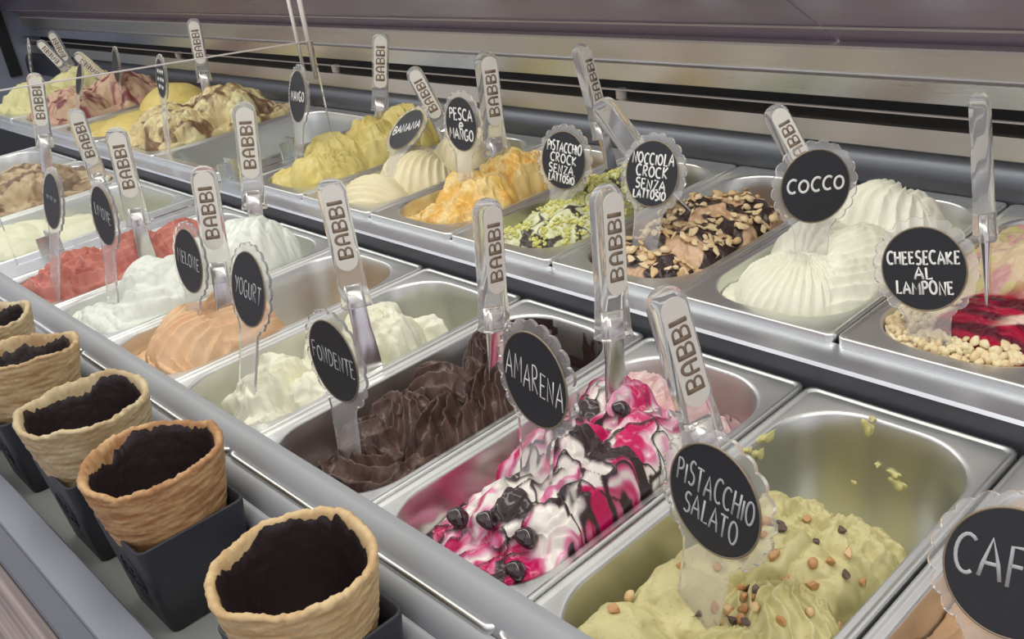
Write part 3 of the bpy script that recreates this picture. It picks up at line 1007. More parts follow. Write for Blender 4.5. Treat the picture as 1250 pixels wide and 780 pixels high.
def c_pes(x, y, h):
    t = sstep(-0.1, 0.4, fbm(x * 45, y * 45, 3))[..., None]
    s = sstep(0.2, 0.5, fbm(x * 36 + 9, y * 36, 3))[..., None]
    return (rgb('#e2c684') * (1 - t) + rgb('#e0b660') * t) * (1 - s * 0.5) + rgb('#d99c48') * s * 0.5


make_gelato('peach_mango_gelato', 'orange yellow peach mango ice cream in lumpy curls', p, 150, 280, h_pes, c_pes, M['gloss'], curl=0.003)

# --- banana
p = pans['ban']


def h_ban(x, y):
    base = -0.020 + 0.003 * noise(x * 30, y * 30)
    wx = x + 0.003 * noise(x * 40 + 4, y * 40); wy = y + 0.003 * noise(x * 40 + 9, y * 40 - 4)
    return heap(wx, wy, base, [(0.01, -0.115, 0.058, 0.048, 0.0, 0.020, 'arc', 12, 0.005, {'ox': -0.4, 'oy': 0.8}), (0.025, -0.040, 0.050, 0.050, 0.2, 0.036, 'cfan', 22, 0.007, {'ox': 0.0, 'oy': 1.1}), (-0.015, -0.02, 0.05, 0.06, 0.1, 0.034, 'fan', 12, 0.003), (0.020, 0.045, 0.050, 0.050, 0.1, 0.042, 'lin', 8, 0.003), (0.0, 0.10, 0.056, 0.05, 0.1, 0.030, 'arc', 8, 0.003)]) + 0.0006 * fbm(x * 100, y * 100, 2)


make_gelato('banana_gelato', 'cream coloured banana ice cream in ribbed shell scoops', p, 150, 300, h_ban, flat_col('#dfd3ac', '#e2d8b6', 25), M['cream'])

# --- mango
p = pans['man']


def h_man(x, y):
    base = -0.010 + 0.005 * noise(x * 30, y * 30)
    wx = x + 0.006 * noise(x * 35 + 4, y * 35); wy = y + 0.006 * noise(x * 35 + 9, y * 35 - 4)
    return heap(wx, wy, base, [(-0.02, -0.125, 0.044, 0.034, 0.0, 0.010, 'arc', 5, 0.003), (0.020, -0.110, 0.044, 0.04, 0.0, 0.030, 'lin', 3, 0.004), (0.034, -0.070, 0.036, 0.05, 0.2, 0.030, 'cfan', 18, 0.010), (0.0, -0.055, 0.06, 0.055, 0.2, 0.048, 'carc', 6, 0.008), (0.012, 0.01, 0.058, 0.055, 0.2, 0.056, 'clin', 5, 0.009, {'curl': 0.8}), (0.015, 0.075, 0.055, 0.055, 0.2, 0.060, 'carc', 6, 0.010)]) + 0.003 * fbm(x * 60, y * 60, 3)


make_gelato('mango_gelato', 'bright yellow mango ice cream in high folds', p, 150, 300, h_man, flat_col('#cfbc6c', '#d6c884', 25), M['cream'], curl=0.002)

# --- far left module
p = pans['bmx']


def h_bmx(x, y):
    base = 0.006 + 0.012 * noise(x * 22, y * 22 + 3)
    wx = x + 0.012 * noise(x * 30 + 4, y * 30); wy = y + 0.012 * noise(x * 30 + 9, y * 30 - 4)
    return heap(wx, wy, base, [(0.05, -0.07, 0.06, 0.07, 0.2, 0.044, 'lin', 4, 0.006), (-0.03, -0.06, 0.07, 0.08, 0.2, 0.05, 'lin', 4, 0.006), (0.03, 0.04, 0.075, 0.08, 0.2, 0.068, 'lin', 4, 0.007), (-0.05, 0.05, 0.06, 0.08, 0.2, 0.05, None, 0, 0)]) + 0.005 * fbm(x * 50, y * 50, 4)


make_gelato('caramel_swirl_gelato', 'pale yellow ice cream swirled with brown caramel in the far bank', p, 150, 200, h_bmx, c_streak('#cdb98a', '#77593f', '#d8cb9c', 32), M['gloss'], curl=0.003)
p = pans['yel']


def h_yel(x, y):
    return heap(x, y, -0.012 + 0.01 * noise(x * 20, y * 20), [(0.03, -0.05, 0.08, 0.08, 0.1, 0.014, 'lin', 3, 0.002), (0.0, 0.06, 0.09, 0.08, 0.1, 0.05, 'lin', 3, 0.004)]) + 0.001 * fbm(x * 60, y * 60, 3)


make_gelato('custard_gelato', 'smooth deep yellow ice cream left of the caramel swirl', p, 110, 150, h_yel, flat_col('#d8c478', '#cfb868', 18), M['cream'])
p = pans['red']
make_gelato('berry_gelato', 'cream ice cream mottled with dark red berries far left', p, 130, 160, h_bmx, c_streak('#c8aa8e', '#85474c', '#c9a08c', 46), M['cream'], curl=0.002)
p = pans['pal']
make_gelato('pale_gelato', 'pale yellow ice cream heap farthest away at left edge', p, 90, 120, h_bmx, flat_col('#d6d09c', '#cfc890', 18), M['cream'])


# ---------------------------------------------------------------- toppings
def lump_mesh(name, r, squash, seed, rough=0.25, sub=2):
    bm = bmesh.new()
    bmesh.ops.create_icosphere(bm, subdivisions=sub, radius=1.0)
    rr = random.Random(seed)
    ph = [rr.uniform(0, 6) for _ in range(6)]
    for v in bm.verts:
        c = v.co.copy()
        k = 1 + rough * (math.sin(3 * c.x + ph[0]) * math.cos(2.6 * c.y + ph[1]) + 0.6 * math.sin(4.1 * c.z + ph[2] + 2 * c.x))
        v.co = Vector((c.x * r * k, c.y * r * k * 0.85, c.z * r * k * squash))
    for f in bm.faces: f.smooth = True
    me = bpy.data.meshes.new(name)
    bm.to_mesh(me); bm.free()
    return me


def chip_mesh(name, r, squash, seed, n=13):
    rr = random.Random(seed)
    bm = bmesh.new()
    for i in range(n):
        v = Vector((rr.gauss(0, 1), rr.gauss(0, 1), rr.gauss(0, 1))).normalized() * rr.uniform(0.75, 1.15)
        bm.verts.new((v.x * r * 1.2, v.y * r * 0.85, v.z * r * squash))
    bmesh.ops.convex_hull(bm, input=bm.verts[:])
    loose = [v for v in bm.verts if not v.link_faces]
    bmesh.ops.delete(bm, geom=loose, context='VERTS')
    bmesh.ops.bevel(bm, geom=bm.edges[:], offset=r * 0.10, segments=1, affect='EDGES')
    me = bpy.data.meshes.new(name)
    bm.to_mesh(me); bm.free()
    return me


def half_nut_mesh(name, r, seed):
    me = lump_mesh(name, r, 0.75, seed, 0.10, 2)
    for v in me.vertices:
        if v.co.z < -0.15 * r: v.co.z = -0.15 * r
    return me


def sprinkle(name, cat, label, group, p, spots, meshes, mats, sink=0.3, smin=0.8, smax=1.2):
    rr = random.Random(len(spots) * 7 + int(abs(p.cx) * 1000))
    # own mesh copy per material
    lib = []
    for me in meshes:
        for mt in mats:
            m2 = me.copy(); m2.materials.clear(); m2.materials.append(mt); lib.append(m2)
    for i, (x, y) in enumerate(spots):
        h, nrm = surf(p, x, y)
        me = lib[i % len(lib)] if i < len(lib) else rr.choice(lib)
        s = rr.uniform(smin, smax)
        q = nrm.to_track_quat('Z', 'Y') @ Matrix.Rotation(rr.uniform(0, 6.28), 3, 'Z').to_quaternion()
        tilt = Matrix.Rotation(rr.uniform(-0.4, 0.4), 4, 'X')
        r = max(abs(v.co.z) for v in me.vertices)
        loc = Vector((p.cx + x, p.cy + y, p.z + h)) + nrm * r * s * (1 - sink)
        o = bpy.data.objects.new(name, me)
        COL.objects.link(o)
        o.matrix_world = Matrix.Translation(loc) @ q.to_matrix().to_4x4() @ tilt @ Matrix.Scale(s, 4)
        tag(o, label, cat, group)


M['nut'] = principled('nut', srgb('#cfae80'), 0.5); add_bump(M['nut'], 300, 0.3)
M['nut_pale'] = principled('nut_pale', srgb('#dcc59b'), 0.5); add_bump(M['nut_pale'], 300, 0.3)
M['nut_brown'] = principled('nut_brown', srgb('#b98958'), 0.5); add_bump(M['nut_brown'], 300, 0.3)
M['nut_dark'] = principled('nut_dark', srgb('#5d4a40'), 0.4)
M['crumb'] = principled('crumb', srgb('#e2d3ab'), 0.7); add_bump(M['crumb'], 300, 0.5)
M['cherry'] = principled('cherry', srgb('#2c1a21'), 0.12, 0.0, **{'Coat Weight': 0.6})
M['pist'] = principled('pistachio_grain', srgb('#cbc778'), 0.6)
M['pist2'] = principled('pistachio_grain_dark', srgb('#93953c'), 0.6)

# nuts on the salted pistachio
spots = [(-0.035, -0.121), (0.008, -0.052), (0.013, -0.060), (0.016, -0.055), (0.020, -0.064), (0.012, -0.070), (0.018, -0.074), (0.022, -0.058), (0.026, -0.063), (0.010, -0.078), (0.003, -0.074), (0.033, -0.082), (0.040, -0.022), (0.046, 0.010), (0.024, -0.070), (0.021, -0.080), (0.027, -0.077), (0.030, -0.070),
         (-0.016, 0.012), (-0.010, 0.010), (-0.012, 0.004), (0.002, 0.0), (-0.002, -0.012), (0.008, -0.006), (0.026, 0.004), (0.034, -0.014), (0.040, -0.004), (0.052, -0.006), (0.057, 0.004), (0.060, -0.030),
         (-0.028, -0.065), (-0.015, -0.045), (0.0, -0.085), (0.006, -0.11), (0.048, -0.07), (-0.006, -0.03), (-0.018, -0.016), (0.030, -0.035), (0.015, -0.025), (0.004, 0.03), (0.035, 0.02), (-0.044, -0.095), (0.055, -0.052)]
nm = [chip_mesh('nut', 0.0042, 0.8, s) for s in range(4)] + [half_nut_mesh('nut', 0.0042, 2)]
sprinkle('hazelnut_piece', 'nut', 'small roasted hazelnut piece lying on the pale green pistachio ice cream', 'nut pieces on the salted pistachio', pans['psal'], spots, nm, [M['nut_brown'], M['nut'], M['nut_brown'], M['nut_dark']], 0.3, 0.7, 1.1)

# nut flakes on the hazelnut ice cream
rr = random.Random(4)
spots = []
while len(spots) < 280:
    x, y = rr.uniform(-0.058, 0.064), rr.uniform(-0.145, 0.055)
    if abs(x) > 0.045 and y < -0.125: continue
    if noise(np.array([x * 30 + 5]), np.array([y * 30]))[0] < rr.uniform(-0.6, 0.2): continue
    spots.append((x, y))
nm = [chip_mesh('nut', 0.0047, 0.42, s + 9) for s in range(5)] + [half_nut_mesh('nut', 0.0048, 10)]
sprinkle('nut_flake', 'nut', 'chopped hazelnut flake on the beige and chocolate ice cream', 'chopped nuts on the hazelnut ice cream', pans['noc'], spots, nm, [M['nut'], M['nut_pale'], M['nut_pale'], M['nut_pale']], 0.25, 0.6, 1.35)

# biscuit crumbs on the cheesecake
spots = []
for i in range(6000):
    if len(spots) >= 240: break
    x, y = rr.uniform(-0.066, 0.066), rr.uniform(-0.154, -0.06)
    d1 = y + 0.154
    inside = math.hypot(max(abs(x) - 0.0165, 0), max(-y - 0.1055, 0)) < 0.0505
    if not inside: continue
    if (x < -0.034 + 0.012 * math.sin(y * 200) and y > -0.15) or y < -0.138 + 0.15 * max(0, x):
        spots.append((x, y))
nm = [lump_mesh('crumb', 0.0038, 0.8, s + 50, 0.3, 2) for s in range(4)]
sprinkle('biscuit_crumb', 'crumb', 'pale biscuit crumb on the edge of the raspberry cheesecake ice cream', 'biscuit crumbs on the cheesecake ice cream', pans['chee'], spots, nm, [M['crumb'], M['nut_pale']], 0.2, 0.55, 1.25)

# cherries on the amarena
p = pans['amar']
ch = lump_mesh('cherry', 0.0085, 0.9, 77, 0.12, 3)
for (x, y, lab, s) in ((-0.006, -0.124, 'dark glossy cherry at the left front of the red rippled ice cream', 1.0), (0.020, -0.118, 'dark glossy cherry lowest at the front of the rippled ice cream', 0.9),
                       (0.058, -0.132, 'dark cherry by the pan edge below the black sign', 0.9), (0.046, -0.108, 'dark cherry half sunk near the front right pan corner', 1.0), (0.012, 0.030, 'dark cherry at the foot of the clear spatula', 0.9)):
    h, nrm = surf(p, x, y)
    o = link('cherry', ch, M['cherry'], None, Matrix.Translation(Vector((p.cx + x, p.cy + y, p.z + h)) + nrm * 0.003) @ Matrix.Scale(s, 4))
    tag(o, lab, 'cherry', 'cherries in the rippled ice cream')

# pistachio granules, too many to count
p = pans['pcr']
mb = MB()
g0 = lump_mesh('g', 0.0023, 0.8, 3, 0.25, 1)
gv = [v.co.copy() for v in g0.vertices]; gf = [tuple(f.vertices) for f in g0.polygons]
cnt = 0
while cnt < 950:
    x, y = rr.uniform(-0.060, 0.062), rr.uniform(-0.145, 0.05)
    if abs(x) > 0.045 and y < -0.12: continue
    if noise(np.array([x * 32 + 15]), np.array([y * 32]))[0] < rr.uniform(-0.3, 0.35): continue
    h, nrm = surf(p, x, y)
    s = rr.uniform(0.6, 1.5); rot = Matrix.Rotation(rr.uniform(0, 6), 3, 'X') @ Matrix.Rotation(rr.uniform(0, 6), 3, 'Z')
    mb.add([rot @ v * s + Vector((x, y, h + 0.0008)) for v in gv], gf); cnt += 1
o = mb.build('pistachio_crumble', M['pist'], None, False, Matrix.Translation((p.cx, p.cy, p.z)))
tag(o, 'yellow green pistachio crumble strewn over the green ice cream', 'nut crumble', None, 'stuff')

# scraps left on the bare steel of the salted pistachio pan
p = pans['psal']
sm = lump_mesh('s', 0.006, 0.45, 5, 0.45, 3)
for x, y, z, sx, sz in ((-0.0212, 0.1590, -0.010, 0.7, 1.3), (-0.0180, 0.1600, -0.001, 0.35, 0.4), (-0.0293, 0.1540, -0.059, 0.9, 0.5), (0.0029, 0.1560, -0.041, 0.8, 0.5), (0.0065, 0.1553, -0.049, 1.0, 0.9), (-0.0470, 0.1570, -0.025, 0.4, 0.5), (-0.0105, 0.1560, -0.038, 0.3, 0.3)):
    b2 = MB(); b2.add([Vector((v.co.x * sx, v.co.z * 0.8, v.co.y * sz)) + Vector((x, y, z)) for v in sm.vertices], [tuple(f.vertices) for f in sm.polygons])
    obj('gelato_scrap', b2.v, b2.f, M['cream'], p.gel, True, np.tile(rgb('#c9c184'), (len(b2.v), 1)))
for x, y, z, sy, sz in ((-0.0712, 0.0975, -0.004, 1.6, 0.8), (-0.0714, 0.073, -0.002, 0.7, 0.5), (-0.0705, 0.085, -0.012, 1.0, 0.9)):
    b2 = MB(); b2.add([Vector((v.co.z * 0.7, v.co.x * sy, v.co.y * sz)) + Vector((x, y, z)) for v in sm.vertices], [tuple(f.vertices) for f in sm.polygons])
    obj('gelato_scrap', b2.v, b2.f, M['cream'], p.gel, True, np.tile(rgb('#c9c184'), (len(b2.v), 1)))


# ---------------------------------------------------------------- handwriting
def arc(cx, cy, rx, ry, a0, a1, n=10):
    return [(cx + rx * math.cos(math.radians(a0 + (a1 - a0) * i / n)), cy + ry * math.sin(math.radians(a0 + (a1 - a0) * i / n))) for i in range(n + 1)]


GLY = {
    'A': (0.72, [[(0, 0), (0.10, 0.35), (0.36, 1), (0.60, 0.4), (0.70, 0)], [(0.12, 0.36), (0.58, 0.38)]]),
    'B': (0.60, [[(0.05, 0), (0.05, 1)], [(0.05, 1)] + arc(0.25, 0.76, 0.28, 0.24, 90, -90) + [(0.05, 0.52)] + arc(0.28, 0.26, 0.32, 0.26, 90, -90) + [(0.05, 0.0)]]),
    'C': (0.66, [arc(0.40, 0.5, 0.38, 0.5, 50, 305, 14)]),
    'D': (0.66, [[(0.05, 0), (0.05, 1)] + arc(0.15, 0.5, 0.48, 0.5, 90, -90, 12) + [(0.05, 0)]]),
    'E': (0.55, [[(0.52, 0.96), (0.06, 1), (0.05, 0), (0.54, 0.03)], [(0.05, 0.52), (0.44, 0.53)]]),
    'F': (0.54, [[(0.54, 1), (0.06, 0.97), (0.03, 0)], [(0.05, 0.52), (0.44, 0.54)]]),
    'G': (0.70, [arc(0.38, 0.5, 0.36, 0.5, 55, 320, 14) + [(0.66, 0.42), (0.42, 0.42)]]),
    'H': (0.64, [[(0.05, 0), (0.05, 1)], [(0.60, 0), (0.60, 1)], [(0.05, 0.5), (0.60, 0.52)]]),
    'I': (0.16, [[(0.08, 0), (0.08, 0.9)]]),
    'K': (0.60, [[(0.05, 0), (0.05, 1)], [(0.56, 1), (0.06, 0.45), (0.58, 0)]]),
    'L': (0.54, [[(0.06, 1), (0.05, 0.02), (0.54, 0.04)]]),
    'M': (0.82, [[(0.03, 0), (0.10, 1), (0.40, 0.35), (0.70, 1), (0.78, 0)]]),
    'N': (0.68, [[(0.05, 0), (0.06, 1), (0.60, 0.02), (0.63, 1)]]),
    'O': (0.74, [arc(0.37, 0.5, 0.34, 0.48, 100, 465, 18)]),
    'P': (0.58, [[(0.06, 0), (0.07, 1)] + arc(0.25, 0.75, 0.30, 0.25, 90, -90) + [(0.06, 0.48)]]),
    'R': (0.62, [[(0.06, 0), (0.07, 1)] + arc(0.25, 0.76, 0.28, 0.24, 90, -90) + [(0.10, 0.50), (0.58, 0)]]),
    'S': (0.56, [arc(0.30, 0.76, 0.25, 0.24, 40, 250, 9) + arc(0.26, 0.26, 0.27, 0.26, 80, -140, 9)]),
    'T': (0.62, [[(0, 0.98), (0.62, 1)], [(0.31, 0.98), (0.30, 0)]]),
    'U': (0.62, [[(0.05, 1), (0.05, 0.3)] + arc(0.31, 0.28, 0.26, 0.28, 180, 360, 8) + [(0.58, 1)]]),
    'V': (0.62, [[(0.02, 1), (0.32, 0), (0.62, 1)]]),
    'Y': (0.62, [[(0.02, 1), (0.30, 0.5)], [(0.60, 1), (0.20, -0.05)]]),
    'Z': (0.58, [[(0.04, 0.97), (0.54, 1), (0.03, 0.02), (0.58, 0.04)]]),
    'e': (0.46, [[(0.06, 0.28), (0.42, 0.32)] + arc(0.24, 0.30, 0.19, 0.28, 10, 310, 10)]),
    '.': (0.20, [[(0.05, 0), (0.10, 0.04)]]),
    '~': (0.60, [[(0, 0.3), (0.12, 0.8), (0.2, 0.2), (0.34, 0.75), (0.42, 0.25), (0.56, 0.7)]]),
    ' ': (0.35, []),
}


def write_line(mb, text, cx, cy, h, width, stroke, rr, slope=0.0, z=0.0):
    total = sum(GLY[c][0] for c in text) + 0.20 * (len(text) - 1)
    sx = width / total
    x = cx - width / 2
    for c in text:
        w, strokes = GLY[c]
        jy = rr.uniform(-0.05, 0.05) * h; js = rr.uniform(0.92, 1.08); sk = rr.uniform(-0.06, 0.06)
        for st in strokes:
            pts = []
            for (a, b) in st:
                X = x + (a + sk * b) * sx; Y = cy - h / 2 + b * h * js + jy + slope * (X - cx)
                pts.append((X, Y, z))
            mb.tube(pts, stroke, 0.2, 6)
        x += (w + 0.20) * sx


# ---------------------------------------------------------------- signs
def frame(c, yaw, pitch, roll):
    n = Vector((math.sin(yaw) * math.cos(pitch), -math.cos(yaw) * math.cos(pitch), math.sin(pitch)))
    r = Vector((math.cos(yaw), math.sin(yaw), 0)); w = n.cross(r)
    r2 = math.cos(roll) * r + math.sin(roll) * w; w2 = -math.sin(roll) * r + math.cos(roll) * w
    return Matrix(((r2.x, w2.x, n.x, c[0]), (r2.y, w2.y, n.y, c[1]), (r2.z, w2.z, n.z, c[2]), (0, 0, 0, 1)))


def sign_plate(R, foot, nsc=20):
    """clear scalloped disc running down into a tongue; returns a solid"""
    half = 0.0165 * R / 0.0395
    out = []
    N = 240
    gap = math.asin(half / R) + 0.14
    for i in range(N + 1):
        t = -PI / 2 + gap + (2 * PI - 2 * gap) * i / N
        k = abs(math.sin(nsc * (t + PI / 2) / 2))
        r = R * (0.925 + 0.075 * k ** 0.7)
        out.append((r * math.cos(t), r * math.sin(t)))
    yb = out[-1][1]
    out += [(-half * 1.05, yb - 0.004), (-half * 0.98, yb - 0.012), (-half * 0.88, -foot), (half * 0.88, -foot), (half * 0.98, yb - 0.012), (half * 1.05, yb - 0.004)]
    return out


def make_sign(name_, label, c, yaw, pitch, roll, D, lines, foot=0.085, chalk='chalk', sl=0.0, seed=1, stroke=0.00085):
    """lines: (text, y offset, height, width) in disc radii"""
    F = frame(c, yaw, pitch, roll)
    if name_ in pans:      # push the tongue just into the ice cream
        pn = pans[name_]
        up = Vector((F[0][1], F[1][1], F[2][1]))
        d = 0.046
        while d < 0.125:
            q = Vector(c) - up * d
            if q.z - pn.z < float(pn.hfun(np.array([q.x - pn.cx]), np.array([q.y - pn.cy]))[0]): break
            d += 0.002
        foot = d + 0.012
    base = F @ Matrix.Translation((0, -foot, 0))
    root = empty('flavour_sign', base)
    tag(root, label, 'sign', 'round flavour signs')
    T = Matrix.Translation((0, foot, 0))
    r = D / 2
    R = r * 1.27
    out = sign_plate(R, foot)
    n = len(out); mb = MB()
    th = 0.0013
    # fan between an inner circle-free solid: front and back faces as n-gons
    e = 0.0004
    mb.v = [(x, y, -th) for x, y in out] + [(x, y, th) for x, y in out]
    mb.f = [tuple(range(n))[::-1], tuple(range(n, 2 * n))] + [(i, (i + 1) % n, n + (i + 1) % n, n + i) for i in range(n)]
    mb.build('clear_holder', M['sign_acrylic'], root, False, T)
    mb = MB()
    k = 64
    mb.rings([[(rr_ * math.cos(2 * PI * i / k), rr_ * math.sin(2 * PI * i / k), z) for i in range(k)] for rr_, z in ((r, th + 0.0001), (r, th + 0.0009), (r - 0.0004, th + 0.0012))])
    board = mb.build('chalkboard', M['chalkboard'], root, False, T)
    mb = MB()
    rg = [[((r + 0.0003 + 0.0007 * math.cos(q)) * math.cos(2 * PI * i / k), (r + 0.0003 + 0.0007 * math.cos(q)) * math.sin(2 * PI * i / k), th + 0.0008 + 0.0007 * math.sin(q)) for i in range(k)] for q in [2 * PI * j / 8 for j in range(9)]]
    mb.rings(rg, False, False)
    mb.build('ring', M['ring'], board, True)
    if lines:
        rng = random.Random(seed)
        mb = MB()
        for (text, yo, hh, ww) in lines:
            write_line(mb, text, 0, yo * r, hh * r, ww * r, stroke * D / 0.062, rng, sl, th + 0.0013)
        mb.build('lettering', M[chalk], board, True)
    return root


make_sign('caf', 'black round sign reading CAFFE cut by the right edge, nearest of all', (0.233, 0.165, 0.057), 0.04, 0.3846, 0.0544, 0.067, [('CAFFE', 0.12, 0.62, 1.7)], 0.085, 'chalk_grey', 0.0, 3, 0.001)
make_sign('psal', 'black round sign reading PISTACCHIO SALATO above the pale green ice cream', (0.094, 0.105, 0.078), -0.1252, 0.1296, -0.1137, 0.067, [('PISTACCHIO', 0.22, 0.46, 1.72), ('SALATO', -0.34, 0.44, 1.22)], 0.095, 'chalk_grey', 0.0, 4, 0.0007)
make_sign('amar', 'black round sign reading AMARENA in the red rippled ice cream', (-0.055, 0.114, 0.105), -0.1049, 0.094, -0.0864, 0.067, [('AMARENA', 0.02, 0.56, 1.82)], 0.10, 'chalk', -0.04, 5, 0.0006)
make_sign('fond', 'black round sign reading FONDENTE in the dark chocolate ice cream', (-0.237, 0.070, 0.086), -0.0187, 0.0757, -0.0171, 0.067, [('FONDENTE', 0.05, 0.42, 1.75)], 0.10, 'chalk_grey', -0.04, 6, 0.0007)
make_sign('yog', 'black round sign reading YOGURT in the creamy white ice cream', (-0.394, 0.088, 0.104), -0.0647, 0.2756, -0.0416, 0.067, [('YOGURT', 0.0, 0.46, 1.55)], 0.095, 'chalk_grey', 0.0, 7, 0.0007)
make_sign('mel', 'black round sign reading MELONE in front of the peach ice cream', (-0.5778, 0.1146, 0.0841), -0.0389, 0.2059, -0.0305, 0.067, [('MELONE', 0.05, 0.42, 1.6)], 0.07, 'chalk_grey', 0.0, 8, 0.0007)
make_sign('lim', 'black round sign with scrawled lettering at the pink and white ice cream border', (-0.7386, 0.0962, 0.1142), -0.0291, 0.1663, -0.1438, 0.067, [('LIMONE', 0.1, 0.42, 1.4)], 0.09, 'chalk_grey', 0.0, 9, 0.0007)
make_sign('fra', 'black round sign, leftmost in the front, above the coral pink ice cream', (-0.868, 0.084, 0.116), -0.0549, 0.296, -0.0188, 0.067, [('~~~', 0.1, 0.3, 1.2)], 0.09, 'chalk_grey', 0.0, 22, 0.0005)
make_sign('chee', 'black round sign reading CHEESECAKE AL LAMPONE', (0.055, 0.439, 0.084), 0.0225, 0.1594, 0.1904, 0.067, [('CHEESECAKE', 0.28, 0.30, 1.72), ('AL', -0.10, 0.28, 0.42), ('LAMPONE', -0.46, 0.30, 1.36)], 0.075, 'chalk', 0.0, 11, 0.0009)
make_sign('coc', 'black round sign reading COCCO over the white coconut ice cream', (-0.085, 0.512, 0.110), 0.9908, 0.1389, -0.1249, 0.067, [('COCCO', 0.06, 0.36, 1.66)], 0.085, 'chalk', 0.05, 12, 0.0011)
make_sign('noc', 'black round sign reading NOCCIOLA CROCK SENZA LATTOSIO', (-0.254, 0.485, 0.108), -0.0014, 0.314, 0.0198, 0.067, [('NOCCIOLA', 0.46, 0.34, 1.6), ('CROCK', 0.06, 0.32, 1.2), ('SENZA', -0.32, 0.30, 1.15), ('LATTOSIO', -0.64, 0.26, 1.25)], 0.085, 'chalk', 0.0, 13, 0.00095)
make_sign('pcr', 'black round sign reading PISTACCHIO CROCK SENZA LATTOSIO', (-0.418, 0.522, 0.092), 0.0404, 0.2287, -0.0602, 0.067, [('PISTACCHIO', 0.46, 0.34, 1.6), ('CROCK', 0.06, 0.30, 1.2), ('SENZA.', -0.32, 0.30, 1.25), ('LATTOSIO', -0.64, 0.26, 1.2)], 0.08, 'chalk', 0.0, 14, 0.00095)
make_sign('pes', 'black round sign reading PESCA e MANGO', (-0.5804, 0.5084, 0.1246), -0.0938, 0.1407, 0.0102, 0.067, [('PESCA', 0.36, 0.42, 1.5), ('e', 0.02, 0.42, 0.3), ('MANGO', -0.38, 0.40, 1.55)], 0.09, 'chalk', 0.0, 15, 0.0012)
make_sign('ban', 'black round sign reading BANANA, leaning back between yellow and cream scoops', (-0.774, 0.560, 0.084), -0.136, 0.85, 0.363, 0.067, [('BANANA', 0.1, 0.42, 1.75)], 0.075, 'chalk', 0.0, 16, 0.0012)
make_sign('man', 'black round sign reading MANGO left of the yellow scoops', (-0.9466, 0.4954, 0.1375), -0.2355, 0.261, 0.0909, 0.076, [('MANGO', 0.0, 0.36, 1.6)], 0.10, 'chalk', 0.0, 17, 0.0011)
make_sign('bmx', 'small chalk covered round sign standing in the caramel swirl ice cream', (-1.321, 0.45, 0.155), -0.2, 0.2, 0.0, 0.066, [('~~~', 0.35, 0.34, 1.3), ('~~~', -0.05, 0.34, 1.4), ('~~', -0.45, 0.34, 1.1)], 0.095, 'chalk', 0.0, 21, 0.0013)
make_sign('yel', 'clear sign in back of the far yellow ice cream', (-1.909, 0.60, 0.115), -0.2, 0.2, 0.0, 0.070, [], 0.085)
make_sign('yel', 'far dark sign under crossed spatulas at upper left', (-1.877, 0.50, 0.110), -0.2, 0.4, 0.0, 0.066, [], 0.08)
make_sign('red', 'narrow edge-on sign at the far upper left corner', (-1.90, 0.42, 0.170), -0.35, 0.2, 0.0, 0.070, [], 0.11)

# ---------------------------------------------------------------- spatulas
HL = 0.123
HW, HT = 0.0265, 0.0155


def handle_mesh():
    mb = MB()
    R = []
    prof = [(0.0, 0.0142, 0.0090), (0.0012, 0.0150, 0.0096), (0.004, 0.0146, 0.0092), (0.006, 0.0138, 0.0086), (0.026, 0.0134, 0.0080), (0.030, 0.0133, 0.0078), (0.033, 0.0130, 0.0074), (0.06, 0.0131, 0.0074), (0.09, 0.0132, 0.0074)]
    top = HL - 0.0133
    for z, w, t in prof: R.append(rrect(w, t, min(0.0035, t * 0.6), z, 4))
    for i in range(0, 9):
        q = PI / 2 * i / 8
        w = 0.0133 * math.cos(q) ** 0.9 if i < 8 else 0.0012
        t = 0.0074 * (0.45 + 0.55 * math.cos(q)) if i < 8 else 0.0025
        w = max(w, 0.0012)
        R.append(rrect(w, t, min(0.0035, t * 0.6, w * 0.6), top + 0.0133 * math.sin(q), 4))
    mb.rings(R)
    return mesh_data('handle', mb.v, mb.f, True)


def insert_mesh():
    w = 0.0102; z0, z1 = 0.036, HL - 0.006
    out = [(w * math.cos(q), z0 + w + w * math.sin(q)) for q in [PI + PI * i / 16 for i in range(17)]] + [(w * math.cos(q), z1 - w + w * math.sin(q)) for q in [PI * i / 16 for i in range(17)]]
    n = len(out)
    y0, y1 = -0.0082, -0.0076
    v = [(x, y0, z) for x, z in out] + [(x, y1, z) for x, z in out]
    f = [tuple(range(n)), tuple(range(n, 2 * n))[::-1]] + [((i + 1) % n, i, n + i, n + (i + 1) % n) for i in range(n)]
    return mesh_data('insert', v, f, False)


def babbi_mesh():
    """printed word BABBI reading up the handle"""
    mb = MB()
    up = Vector((0, -1, 0))
    h = 0.0132  # letter height, across the handle
    B = [([(0.09, 0), (0.09, 1)], 0.10), ([(0.0, 0.03), (0.3, 0.03)] + arc(0.40, 0.26, 0.26, 0.23, -90, 90, 8) + [(0.1, 0.49)], 0.055), ([(0.1, 0.53)] + arc(0.38, 0.75, 0.25, 0.22, -90, 90, 8) + [(0.0, 0.97)], 0.055)]
    A = [([(0.09, 0), (0.09, 0.55)] + arc(0.36, 0.58, 0.27, 0.39, 180, 0, 10) + [(0.63, 0)], 0.075), ([(0.09, 0.42), (0.63, 0.42)], 0.05)]
    I = [([(0.10, 0), (0.10, 1)], 0.10), ([(0.0, 0.03), (0.2, 0.03)], 0.05), ([(0.0, 0.97), (0.2, 0.97)], 0.05)]
    zc = 0.0475
    for G, adv in ((B, 0.0125), (A, 0.0130), (B, 0.0125), (B, 0.0125), (I, 0.004)):
        for pts, w in G:
            mb.tube([(h / 2 - b * h, -0.0083, zc + a * 0.0150) for a, b in pts], w * h * 1.35, 0.2, 6, up)
        zc += adv
    return mesh_data('print', mb.v, mb.f, True)


